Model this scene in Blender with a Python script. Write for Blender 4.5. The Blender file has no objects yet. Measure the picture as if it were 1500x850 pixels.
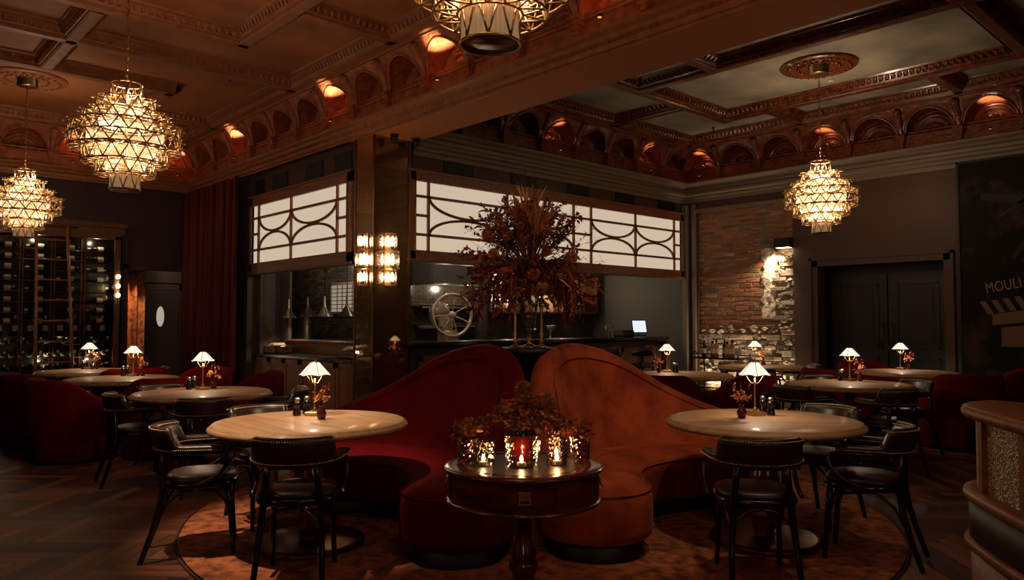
import bpy, math, random
from mathutils import Vector, Matrix
R=random.Random(7)
PI=math.pi
SC=bpy.context.scene
COL=SC.collection
V=Vector
def srgb(r,g,b):
    f=lambda c:(c/255/12.92 if c<=10 else ((c/255+.055)/1.055)**2.4)
    return (f(r),f(g),f(b),1)
# ---------------------------------------------------------------- materials
def mat(name, col, rough=.5, metal=0, coat=0, sheen=0, spec=.5, bump=None, tint=None, wood=None, mottle=None, emit=None, sheentint=None):
    m=bpy.data.materials.new(name); m.use_nodes=True
    nt=m.node_tree; b=nt.nodes['Principled BSDF']; N=nt.nodes.new; L=nt.links.new
    b.inputs['Base Color'].default_value=col
    b.inputs['Roughness'].default_value=rough
    b.inputs['Metallic'].default_value=metal
    b.inputs['Coat Weight'].default_value=coat
    b.inputs['Coat Roughness'].default_value=.15
    b.inputs['Specular IOR Level'].default_value=spec
    b.inputs['Sheen Weight'].default_value=sheen
    if sheentint: b.inputs['Sheen Tint'].default_value=sheentint; b.inputs['Sheen Roughness'].default_value=.35
    src=None
    tc=N('ShaderNodeTexCoord')
    if wood:      # (stretch vector, dark colour, scale)
        st,dark,sc=wood
        mp=N('ShaderNodeMapping'); mp.inputs['Scale'].default_value=st
        L(tc.outputs['Object'],mp.inputs['Vector'])
        n=N('ShaderNodeTexNoise'); n.inputs['Scale'].default_value=sc; n.inputs['Detail'].default_value=6; n.inputs['Roughness'].default_value=.65
        L(mp.outputs[0],n.inputs['Vector'])
        r=N('ShaderNodeValToRGB'); r.color_ramp.elements[0].position=.32; r.color_ramp.elements[1].position=.68
        r.color_ramp.elements[0].color=dark; r.color_ramp.elements[1].color=col
        L(n.outputs['Fac'],r.inputs['Fac']); src=r.outputs[0]
    if mottle:    # (colour b, scale, lo, hi)
        cb,sc,lo,hi=mottle
        n=N('ShaderNodeTexNoise'); n.inputs['Scale'].default_value=sc; n.inputs['Detail'].default_value=8; n.inputs['Roughness'].default_value=.6
        L(tc.outputs['Object'],n.inputs['Vector'])
        r=N('ShaderNodeValToRGB'); r.color_ramp.elements[0].position=lo; r.color_ramp.elements[1].position=hi
        r.color_ramp.elements[0].color=col; r.color_ramp.elements[1].color=cb
        L(n.outputs['Fac'],r.inputs['Fac']); src=r.outputs[0]
    if tint:      # colour attribute multiplied in
        a=N('ShaderNodeAttribute'); a.attribute_name='tint'
        mx=N('ShaderNodeMix'); mx.data_type='RGBA'; mx.blend_type='MULTIPLY'; mx.inputs['Factor'].default_value=1
        if src: L(src,mx.inputs[6])
        else: mx.inputs[6].default_value=col
        L(a.outputs['Color'],mx.inputs[7]); src=mx.outputs[2]
    if src: L(src,b.inputs['Base Color'])
    if bump:      # (scale, strength, distance)
        n=N('ShaderNodeTexNoise'); n.inputs['Scale'].default_value=bump[0]; n.inputs['Detail'].default_value=6
        L(tc.outputs['Object'],n.inputs['Vector'])
        bp=N('ShaderNodeBump'); bp.inputs['Strength'].default_value=bump[1]; bp.inputs['Distance'].default_value=bump[2]
        L(n.outputs['Fac'],bp.inputs['Height']); L(bp.outputs[0],b.inputs['Normal'])
    if emit:
        b.inputs['Emission Color'].default_value=emit[0]; b.inputs['Emission Strength'].default_value=emit[1]
    return m
def glassmat(name,tint=(1,1,1,1),clear=.7,rough=.03,bump=None):
    m=bpy.data.materials.new(name); m.use_nodes=True; nt=m.node_tree; N=nt.nodes.new; L=nt.links.new
    nt.nodes.remove(nt.nodes['Principled BSDF']); out=nt.nodes['Material Output']
    t=N('ShaderNodeBsdfTransparent'); t.inputs[0].default_value=tint
    g=N('ShaderNodeBsdfGlossy'); g.inputs['Roughness'].default_value=rough; g.inputs[0].default_value=(.9,.88,.85,1)
    lw=N('ShaderNodeLayerWeight'); lw.inputs['Blend'].default_value=1-clear
    mx=N('ShaderNodeMixShader'); L(lw.outputs['Fresnel'],mx.inputs[0]); L(t.outputs[0],mx.inputs[1]); L(g.outputs[0],mx.inputs[2])
    L(mx.outputs[0],out.inputs[0])
    if bump:
        tc=N('ShaderNodeTexCoord'); n=N('ShaderNodeTexVoronoi'); n.inputs['Scale'].default_value=bump[0]
        L(tc.outputs['Object'],n.inputs['Vector'])
        bp=N('ShaderNodeBump'); bp.inputs['Strength'].default_value=bump[1]; bp.inputs['Distance'].default_value=.004
        L(n.outputs['Distance'],bp.inputs['Height']); L(bp.outputs[0],g.inputs['Normal']); L(bp.outputs[0],lw.inputs['Normal'])
    return m
def emat(name,col,s,sample=True):
    m=bpy.data.materials.new(name); m.use_nodes=True; nt=m.node_tree
    nt.nodes.remove(nt.nodes['Principled BSDF']); e=nt.nodes.new('ShaderNodeEmission')
    e.inputs[0].default_value=col; e.inputs[1].default_value=s
    nt.links.new(e.outputs[0],nt.nodes['Material Output'].inputs[0])
    if not sample: m.cycles.emission_sampling='NONE'
    return m
# ---------------------------------------------------------------- mesh builder
class MB:
    def __init__(s): s.v=[]; s.f=[]; s.t=[]; s.flat=set(); s.tint=None; s.usetint=False
    def add(s,vs,fs,M=None,flat=False,tint=None):
        o=len(s.v)
        for p in vs:
            p=V(p); s.v.append(tuple(M@p) if M is not None else tuple(p))
        for f in fs:
            if flat: s.flat.add(len(s.f))
            s.f.append(tuple(i+o for i in f)); s.t.append(tint or (1,1,1,1))
            if tint: s.usetint=True
        return s
    def box(s,c,d,M=None,tint=None):
        x,y,z=c; a,b,h=d[0]/2,d[1]/2,d[2]/2
        vs=[(x+i*a,y+j*b,z+k*h) for k in(-1,1) for j in(-1,1) for i in(-1,1)]
        return s.add(vs,[(0,2,3,1),(4,5,7,6),(0,1,5,4),(2,6,7,3),(0,4,6,2),(1,3,7,5)],M,True,tint)
    def bx(s,x0,x1,y0,y1,z0,z1,M=None,tint=None):
        return s.box(((x0+x1)/2,(y0+y1)/2,(z0+z1)/2),(abs(x1-x0),abs(y1-y0),abs(z1-z0)),M,tint)
    def rbox(s,c,d,r=.01,M=None,tint=None):   # box with chamfered edges
        x,y,z=c; a,b,h=d[0]/2,d[1]/2,d[2]/2; r=min(r,a*.9,b*.9,h*.9)
        ring=[(-a+r,-b),(a-r,-b),(a,-b+r),(a,b-r),(a-r,b),(-a+r,b),(-a,b-r),(-a,-b+r)]
        ins=[(-a+r,-b+r),(a-r,-b+r),(a-r,-b+r),(a-r,b-r),(a-r,b-r),(-a+r,b-r),(-a+r,b-r),(-a+r,-b+r)]
        vs=[]
        for zz,rr in ((-h,ins),(-h+r,ring),(h-r,ring),(h,ins)): vs+=[(x+p[0],y+p[1],z+zz) for p in rr]
        fs=[]
        for k in range(3):
            for i in range(8):
                j=(i+1)%8; fs.append((k*8+i,k*8+j,k*8+8+j,k*8+8+i))
        fs+=[tuple(range(7,-1,-1)),tuple(range(24,32))]
        return s.add(vs,fs,M,True,tint)
    def lathe(s,prof,n=24,c=(0,0,0),M=None,cap=True,sx=1,sy=1,flat=False,tint=None):
        vs=[];fs=[]
        for r,z in prof:
            for i in range(n):
                a=2*PI*i/n; vs.append((c[0]+r*math.cos(a)*sx,c[1]+r*math.sin(a)*sy,c[2]+z))
        for k in range(len(prof)-1):
            for i in range(n):
                j=(i+1)%n; fs.append((k*n+i,k*n+j,(k+1)*n+j,(k+1)*n+i))
        if cap:
            if prof[0][0]>1e-4: fs.append(tuple(range(n-1,-1,-1)))
            if prof[-1][0]>1e-4: fs.append(tuple(range((len(prof)-1)*n,len(prof)*n)))
        return s.add(vs,fs,M,flat,tint)
    def tube(s,pts,r,n=8,M=None,closed=False,cap=True,tint=None,sec=None):
        pts=[V(p) for p in pts]; m=len(pts); vs=[];fs=[]
        rs=r if isinstance(r,(list,tuple)) else [r]*m
        up=None
        for i,p in enumerate(pts):
            if closed: t=pts[(i+1)%m]-pts[i-1]
            else: t=pts[min(i+1,m-1)]-pts[max(i-1,0)]
            t=t.normalized() if t.length>1e-9 else V((0,0,1))
            if up is None: up=V((0,0,1)) if abs(t.z)<.9 else V((0,1,0))
            u=(up-t*up.dot(t)); u=u.normalized() if u.length>1e-6 else t.orthogonal().normalized()
            w=t.cross(u); up=u
            for k in range(n):
                if sec: a,b=sec[k]; vs.append(p+w*(a*rs[i])+u*(b*rs[i]))
                else:
                    a=2*PI*k/n; vs.append(p+(w*math.cos(a)+u*math.sin(a))*rs[i])
        for i in range(m if closed else m-1):
            j=(i+1)%m
            for k in range(n):
                l=(k+1)%n; fs.append((i*n+k,i*n+l,j*n+l,j*n+k))
        if cap and not closed: fs+= [tuple(range(n-1,-1,-1)),tuple(range((m-1)*n,m*n))]
        return s.add(vs,fs,M,False,tint)
    def ring(s,c,r,t,n=24,k=6,M=None,tint=None):
        return s.tube([(c[0]+r*math.cos(2*PI*i/n),c[1]+r*math.sin(2*PI*i/n),c[2]) for i in range(n)],t,k,M,closed=True,tint=tint)
    def grid(s,P,M=None,closedu=False,closedv=False,flat=False,tint=None):   # P[i][j]
        a=len(P);b=len(P[0]); vs=[p for row in P for p in row]; fs=[]
        for i in range(a if closedu else a-1):
            for j in range(b if closedv else b-1):
                i2=(i+1)%a;j2=(j+1)%b
                fs.append((i*b+j,i2*b+j,i2*b+j2,i*b+j2))
        return s.add(vs,fs,M,flat,tint)
    def prism(s,poly,z0,z1,M=None,tint=None):
        n=len(poly); vs=[(x,y,z0) for x,y in poly]+[(x,y,z1) for x,y in poly]
        fs=[tuple(range(n-1,-1,-1)),tuple(range(n,2*n))]+[(i,(i+1)%n,n+(i+1)%n,n+i) for i in range(n)]
        return s.add(vs,fs,M,True,tint)
    def sweep(s,prof,o,al,nr,length,M=None):     # profile (d,z) swept along 'al', d along nr
        o=V(o);al=V(al);nr=V(nr); vs=[]
        for k in (0,length):
            for d,z in prof: vs.append(o+al*k+nr*d+V((0,0,z)))
        n=len(prof); fs=[(i,i+1,n+i+1,n+i) for i in range(n-1)]
        return s.add(vs,fs,M,True)
    def sphere(s,c,r,n=10,m=6,M=None,sz=1,tint=None):
        return s.lathe([(max(1e-5,r*math.sin(PI*k/m)),-r*sz*math.cos(PI*k/m)) for k in range(m+1)],n,c,M,cap=False,tint=tint)
    def octa(s,c,r,M=None):
        x,y,z=c
        return s.add([(x+r,y,z),(x-r,y,z),(x,y+r,z),(x,y-r,z),(x,y,z+r),(x,y,z-r)],[(0,2,4),(2,1,4),(1,3,4),(3,0,4),(2,0,5),(1,2,5),(3,1,5),(0,3,5)],M)
    def leaf(s,p,d,l,w,bend=.3,tint=None,up=None):
        p=V(p); d=V(d).normalized(); u=V(up) if up else V((R.uniform(-1,1),R.uniform(-1,1),R.uniform(-1,1)))
        x=d.cross(u); x=x.normalized() if x.length>1e-5 else d.orthogonal().normalized()
        n=x.cross(d)
        a=p; b=p+d*l*.35+n*bend*l*.1; c=p+d*l*.7+n*bend*l*.25-V((0,0,bend*l*.1)); e=p+d*l-V((0,0,bend*l*.4))
        return s.add([a,b-x*w,b+x*w,c-x*w*.8,c+x*w*.8,e],[(0,1,2),(1,3,4,2),(3,5,4)],None,False,tint)
    def mesh(s,name,smooth=True,ang=.6):
        me=bpy.data.meshes.new(name); me.from_pydata(s.v,[],s.f)
        if smooth:
            for i,p in enumerate(me.polygons): p.use_smooth=i not in s.flat
        if s.usetint:
            at=me.color_attributes.new('tint','FLOAT_COLOR','CORNER'); k=0
            buf=[]
            for p,t in zip(me.polygons,s.t): buf+=list(t)*p.loop_total
            at.data.foreach_set('color',buf)
        return me
def link(name,me,m,parent=None):
    o=bpy.data.objects.new(name,me); COL.objects.link(o)
    if m is not None and not me.materials: me.materials.append(m)
    if parent is not None: o.parent=parent
    return o
def obj(name,mb,m,parent=None,smooth=True):
    return link(name,mb.mesh(name,smooth),m,parent)
def tag(o,label,cat,group=None,kind=None):
    o['label']=label; o['category']=cat
    if group:o['group']=group
    if kind:o['kind']=kind
    return o
def thing(name,label,cat,loc=(0,0,0),rz=0,group=None):
    o=bpy.data.objects.new(name,None); COL.objects.link(o); o.empty_display_size=.1
    o.location=loc; o.rotation_euler=(0,0,rz)
    return tag(o,label,cat,group)
def struct(name,mb,m,smooth=False,label=None):
    o=obj(name,mb,m,None,smooth); o['kind']='structure'
    if label:o['label']=label
    return o
KIDS={}
def dup(root,loc,rz=0,label=None,group=None,scale=None):
    r=root.copy(); COL.objects.link(r); r.location=loc; r.rotation_euler=(0,0,rz)
    if label:r['label']=label
    if group:r['group']=group
    if scale:r.scale=scale
    kids=KIDS.get(root.name)
    if kids is None:
        kids=KIDS[root.name]=[(c,[g for g in bpy.data.objects if g.parent==c]) for c in bpy.data.objects if c.parent==root]
    for c,gs in kids:
        k=c.copy(); COL.objects.link(k); k.parent=r
        for g in gs:
            h=g.copy(); COL.objects.link(h); h.parent=k
    return r
def point(name,loc,w,col=(1,.62,.33),r=.03,parent=None):
    l=bpy.data.lights.new(name,'POINT'); l.energy=w; l.color=col; l.shadow_soft_size=r
    o=bpy.data.objects.new(name,l); COL.objects.link(o); o.location=loc
    if parent is not None:o.parent=parent
    return o
def spot(name,loc,to,w,ang,blend=.5,col=(1,.62,.33),r=.02):
    l=bpy.data.lights.new(name,'SPOT'); l.energy=w; l.color=col; l.shadow_soft_size=r; l.spot_size=ang; l.spot_blend=blend
    o=bpy.data.objects.new(name,l); COL.objects.link(o); o.location=loc
    o.rotation_euler=(V(to)-V(loc)).to_track_quat('-Z','Y').to_euler()
    return o
# ---------------------------------------------------------------- palette
M={}
M['oakdark']=mat('dark oak',srgb(160,104,62),.5,wood=((.35,8,8),srgb(112,66,36),3.2),spec=.25)
M['screenwood']=mat('canopy walnut',srgb(158,102,62),.45,wood=((.5,9,9),srgb(104,62,36),2.6))  # walnut lightened to carry the glow of the lit glass
M['oaktop']=mat('table oak',srgb(178,138,98),.6,wood=((.5,9,9),srgb(138,98,64),3.0),coat=.1)
M['walnut']=mat('panelling walnut',srgb(134,82,50),.42,wood=((9,9,.5),srgb(88,50,29),2.6))
M['walnutx']=mat('frame walnut',srgb(112,66,36),.42,wood=((.5,9,9),srgb(70,38,20),2.6))
M['mahog']=mat('mahogany',srgb(118,44,22),.22,wood=((2,2,8),srgb(58,18,10),2.4),coat=.5)
M['black']=mat('black bentwood',srgb(20,15,13),.22,coat=.4)
M['leather']=mat('brown leather',srgb(46,26,19),.36,bump=(140,.12,.004),spec=.6)
M['brass']=mat('aged brass',srgb(205,165,110),.3,metal=1)
M['champ']=mat('champagne brass',srgb(206,172,128),.28,metal=.9)
M['brassd']=mat('dark brass',srgb(120,84,50),.35,metal=1)
M['nail']=mat('nailhead brass',srgb(226,190,136),.35,metal=.5)
M['steel']=mat('brushed steel',srgb(170,160,148),.3,metal=1)
M['dsteel']=mat('dark steel',srgb(96,88,80),.32,metal=1)
M['velvet']=mat('crimson velvet',srgb(98,1,11),.85,spec=.12,sheen=.02,sheentint=srgb(210,40,50),mottle=(srgb(84,1,9),5,.4,.65),bump=(9,.12,.02))
M['rust']=mat('rust velvet',srgb(160,70,36),.8,spec=.15,sheen=.2,sheentint=srgb(240,150,95),mottle=(srgb(122,46,22),4,.4,.62),bump=(8,.15,.02))
M['plinth']=mat('black plinth',srgb(18,12,11),.5)
M['curtain']=mat('red curtain velvet',srgb(84,14,12),.8,sheen=.5,sheentint=srgb(200,60,40),bump=(30,.2,.01))
M['curtain2']=mat('copper curtain velvet',srgb(200,128,84),.75,sheen=.5,sheentint=srgb(240,170,115),mottle=(srgb(128,66,38),14,.45,.6))
M['walldark']=mat('dark maroon paint',srgb(58,34,30),.6,bump=(30,.05,.01))
M['wallgrey']=mat('grey brown paint',srgb(84,76,68),.55,bump=(30,.05,.01))
M['wallbrown']=mat('brown paint',srgb(74,48,36),.6,bump=(30,.05,.01))
M['ceilL']=mat('warm ceiling plaster',srgb(190,122,76),.65,mottle=(srgb(150,90,54),1.1,.35,.65))
M['ceilR']=mat('cloudy ceiling plaster',srgb(168,156,136),.6,mottle=(srgb(112,112,102),1.3,.35,.68))
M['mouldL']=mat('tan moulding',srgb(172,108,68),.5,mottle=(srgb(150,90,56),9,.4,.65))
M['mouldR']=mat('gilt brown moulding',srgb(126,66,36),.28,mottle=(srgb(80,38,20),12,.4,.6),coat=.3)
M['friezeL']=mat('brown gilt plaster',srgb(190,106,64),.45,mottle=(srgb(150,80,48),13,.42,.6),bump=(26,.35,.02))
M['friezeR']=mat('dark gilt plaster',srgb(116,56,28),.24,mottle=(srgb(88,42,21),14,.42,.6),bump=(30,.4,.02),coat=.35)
M['cornR']=mat('grey cornice',srgb(120,104,88),.5)
M['soffit']=mat('beam soffit plaster',srgb(206,132,78),.75,spec=.2)
M['floor']=mat('herringbone oak',srgb(112,68,48),.5,tint=True,spec=.25)
M['rug']=mat('orange rug',srgb(172,96,52),.95,mottle=(srgb(88,36,22),13,.40,.66),bump=(90,.5,.02))
M['rugedge']=mat('rug binding',srgb(70,30,20),.95)
M['vent']=mat('black vent',srgb(14,11,11),.6)
M['mirror']=mat('bronze mirror',srgb(176,150,122),.03,metal=1)
nt=M['mirror'].node_tree; gl=nt.nodes.new('ShaderNodeBsdfGlossy'); gl.inputs['Roughness'].default_value=.38; gl.inputs[0].default_value=srgb(168,132,98)
mx=nt.nodes.new('ShaderNodeMixShader'); mx.inputs[0].default_value=.3; nt.links.new(nt.nodes['Principled BSDF'].outputs[0],mx.inputs[1]); nt.links.new(gl.outputs[0],mx.inputs[2]); nt.links.new(mx.outputs[0],nt.nodes['Material Output'].inputs[0])
M['marble']=mat('dark marble',srgb(34,27,25),.18,mottle=(srgb(70,58,52),3,.5,.7))
M['tile']=mat('dark kitchen tile',srgb(54,48,42),.22,bump=None)
M['white']=mat('cream enamel',srgb(200,186,165),.3)
M['paper']=mat('bottle label',srgb(200,188,170),.6)
M['bottle']=mat('dark wine bottle',srgb(12,13,10),.12,spec=.7)
M['amberb']=mat('amber spirit',srgb(150,82,30),.15,spec=.7)
M['foil']=mat('bottle foil',srgb(60,14,16),.3,metal=.6)
M['redglass']=mat('ruby glass',srgb(92,16,16),.1,coat=.6,bump=(60,.4,.006))
M['petal']=mat('dried orange flowers',srgb(205,140,92),.8,tint=True)
M['foliage']=mat('dried rust foliage',srgb(152,84,50),.75,tint=True)
M['stemm']=mat('dry stem',srgb(86,52,32),.8)
M['pampas']=mat('tan palm',srgb(212,156,104),.8,tint=True)
M['amaranth']=mat('hanging amaranth',srgb(126,66,42),.9,tint=True)
M['screenbody']=mat('black plastic',srgb(16,15,15),.4)
M['glass']=glassmat('clear glass',clear=.82)
M['pane']=glassmat('cabinet glass',tint=(.9,.9,.88,1),clear=.86)
M['crystal']=glassmat('cut crystal',tint=(.96,.9,.82,1),clear=.72,rough=.06,bump=(70,.9))
M['redcrystal']=glassmat('red cut crystal',tint=(.8,.16,.12,1),clear=.5,rough=.06,bump=(70,.9))
M['flame']=emat('candle flame',(1,.76,.42,1),45,False)
M['bulb']=emat('warm bulb',(1,.70,.40,1),14,False)
M['panelglow']=emat('lit ribbed glass',(1,.79,.57,1),.62)
M['screen']=emat('lit tablet screen',(.75,.82,1,1),1.1,False)
M['brick']=mat('old brick',srgb(206,206,206),.85,tint=True,bump=(45,.6,.012))
M['mortar']=mat('lime mortar',srgb(112,92,74),.95,bump=(30,.7,.02))
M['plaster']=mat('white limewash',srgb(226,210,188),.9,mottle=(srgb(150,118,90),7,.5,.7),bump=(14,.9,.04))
M['doorblack']=mat('black lacquer door',srgb(18,12,11),.5)
M['canvas']=mat('dark canvas',srgb(24,17,14),.75,spec=.2,mottle=(srgb(84,64,46),1.9,.52,.75))
M['gold']=mat('cream sign paint',srgb(160,128,88),.5)
M['awnA']=mat('awning tan',srgb(116,88,58),.6)
M['glitter']=mat('hammered gold glass',srgb(150,114,72),.4,metal=.3)
nt=M['glitter'].node_tree; N_=nt.nodes.new; L_=nt.links.new; bs=nt.nodes['Principled BSDF']
tc=N_('ShaderNodeTexCoord'); vo=N_('ShaderNodeTexVoronoi'); vo.inputs['Scale'].default_value=150; L_(tc.outputs['Object'],vo.inputs['Vector'])
cr=N_('ShaderNodeValToRGB'); cr.color_ramp.elements[0].position=.45; cr.color_ramp.elements[0].color=srgb(112,84,52); cr.color_ramp.elements[1].position=.95; cr.color_ramp.elements[1].color=srgb(255,226,176)
L_(vo.outputs['Color'],cr.inputs['Fac']); L_(cr.outputs[0],bs.inputs['Base Color'])
bp=N_('ShaderNodeBump'); bp.inputs['Strength'].default_value=.8; bp.inputs['Distance'].default_value=.006; L_(vo.outputs['Distance'],bp.inputs['Height']); L_(bp.outputs[0],bs.inputs['Normal'])
M['redleather']=mat('oxblood leather',srgb(58,12,12),.35)
M['charcoal']=mat('charcoal wall',srgb(84,80,73),.6)
M['pepper']=mat('black pepper mill wood',srgb(22,14,12),.2,coat=.4)
M['ladder']=mat('ladder wood',srgb(150,100,60),.35)

M['ovalglow']=emat('lit oval pane',(1,.86,.66,1),.42,False)
# ================================================================ ROOM
XW,YB,YB2,XB,YF=-13.6,4.9,5.5,-7.74,11.45     # wine wall, beam faces, bar face, far wall
ZS,ZC,ZP=3.64,4.42,4.56                        # soffit, beam underside, ceiling panel
XR,YN=4.6,-1.1
# floor : herringbone planks at 45 degrees
fb=MB(); n=6; W=.1
ca,sa=math.cos(PI/4),math.sin(PI/4)
def plank(x,y,w,h):
    g=.0028
    P=[(x+g,y+g),(x+w-g,y+g),(x+w-g,y+h-g),(x+g,y+h-g)]
    Q=[(-5.5+p[0]*ca-p[1]*sa,4.5+p[0]*sa+p[1]*ca) for p in P]
    cx=sum(q[0] for q in Q)/4; cy=sum(q[1] for q in Q)/4
    if not(XW-2<cx<XR and YN<cy<YF+.1): return
    k=R.choice((.32,.45,.6,.8,.95,1.2))*R.uniform(.9,1.1); h=R.uniform(-.06,.06)
    fb.add([(q[0],q[1],0) for q in Q],[(0,1,2,3)],None,True,(k*(1+h),k,k*(1-h),1))
for k in range(-110,110):
    for m in range(-10,11):
        x,y=(k+2*n*m)*W,k*W
        plank(x,y,n*W,W); plank(x+n*W,y+W-n*W,W,n*W)
fb.bx(XW-2.2,XR+.2,YN-.2,YF+.3,-.1,-.003,tint=(.15,.13,.12,1))
struct('floor',fb,M['floor'])
# walls
w=MB()
w.bx(XW-.2,XW,YN,3.84,0,4.0); w.bx(XW-.2,XW,4.78,YB,0,4.0); w.bx(XW-.2,XW,3.84,4.78,2.25,4.0); w.bx(XW-.4,XW-.2,YN,YB,2.6,ZP)
struct('wall_left',w,M['walldark'])
w=MB(); w.bx(XW-2.2,XW-2.1,3.2,5.8,0,2.6); w.bx(XW-2.2,XW-.2,5.7,5.8,0,2.6); w.bx(XW-2.2,XW-.2,3.3,3.4,0,2.6); w.bx(XW-2.2,XW-.2,3.3,5.8,2.5,2.6)
struct('wall_corridor',w,M['walldark'])
w=MB(); w.bx(XW,-11.3,YB,YB+.15,0,3.7); struct('wall_bar_left',w,M['wallgrey'])
w=MB(); w.bx(XW,-8.3,YB+.2,YB+.25,3.2,ZP); w.bx(-11.3,-8.25,YB+.1,YB+.2,3.2,3.7); w.bx(-8.25,-7.9,YB+.02,YB2-.05,3.6,3.7)
struct('wall_bar_upper',w,M['wallbrown'])
w=MB(); w.bx(-11.3,-11.16,YB+.15,5.4,0,3.2); struct('wall_pass_return',w,M['wallgrey'])
w=MB(); w.bx(-11.16,-10.9,5.39,5.44,0,3.2); struct('wall_pass',w,M['wallgrey'])
w=MB(); w.bx(-7.9,-7.8,YB2,YF,3.2,4.0); w.bx(-8.1,-7.95,YB2,YF,3.2,ZP); struct('wall_bar',w,M['wallbrown'])
w=MB(); w.bx(XW-1.5,-10,6.9,7.0,0,3.3); struct('wall_kitchen',w,M['tile'])
w=MB(); w.bx(-10.12,-10.005,7.0,YF,0,3.3); struct('wall_back_bar',w,M['tile'])
w=MB(); w.bx(XW-1.5,-7.9,YB+.2,YF,3.25,3.3); struct('ceiling_kitchen',w,M['charcoal'])
w=MB(); w.bx(-10,-7.76,YF,YF+.2,0,3.3); struct('wall_bar_end',w,M['charcoal'])
# far wall with door opening, brick bay recess
w=MB(); w.bx(-7.76,-7.54,YF,YF+.2,0,4.0); w.bx(-7.54,-5.76,YF,YF+.2,3.32,4.0); w.bx(-5.76,-5.36,YF,YF+.2,0,4.0); w.bx(-5.36,-3.58,YF,YF+.2,2.23,4.0); w.bx(-3.58,XR,YF,YF+.2,0,4.0); w.bx(-8,XR,YF+.2,YF+.35,3.0,ZP)
struct('wall_far',w,M['wallbrown'])
w=MB(); w.bx(XR,XR+.2,YN,YF,0,ZP); struct('wall_right',w,M['wallbrown'])
w=MB(); w.bx(XW-2,XR,YN-.2,YN,0,ZP); struct('wall_near',w,M['walldark'])
# ceilings
w=MB(); w.bx(XW-.2,XR,YN,YB+.05,ZP,ZP+.1); struct('ceiling_left',w,M['ceilL'])
w=MB(); w.bx(-7.9,XR,YB2-.05,YF+.2,ZP,ZP+.1); struct('ceiling_right',w,M['ceilR'])
# beam between the two rooms
w=MB(); w.bx(-8.3,XR,YB,YB2,ZS,4.0); w.bx(-8.3,XR,YB+.15,YB2,4.0,ZP); struct('ceiling_beam',w,M['soffit'])
# mirror-clad pillar
w=MB(); w.bx(-8.16,-7.75,YB+.01,YB2-.08,0,ZS); 
for zz in (1.02,2.9): w.bx(-8.165,-7.745,YB+.005,YB2-.075,zz,zz+.008)
struct('mirror_pillar',w,M['mirror'])
w=MB(); w.bx(-8.17,-7.74,YB-.0,YB+.03,0,.12); w.bx(-7.765,-7.735,YB+.0,YB+.02,0,ZS); w.bx(-7.765,-7.735,YB2-.09,YB2-.06,0,ZS); w.bx(-8.185,-8.155,YB,YB+.02,0,ZS)
struct('pillar_trim',w,M['brassd'])
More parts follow.
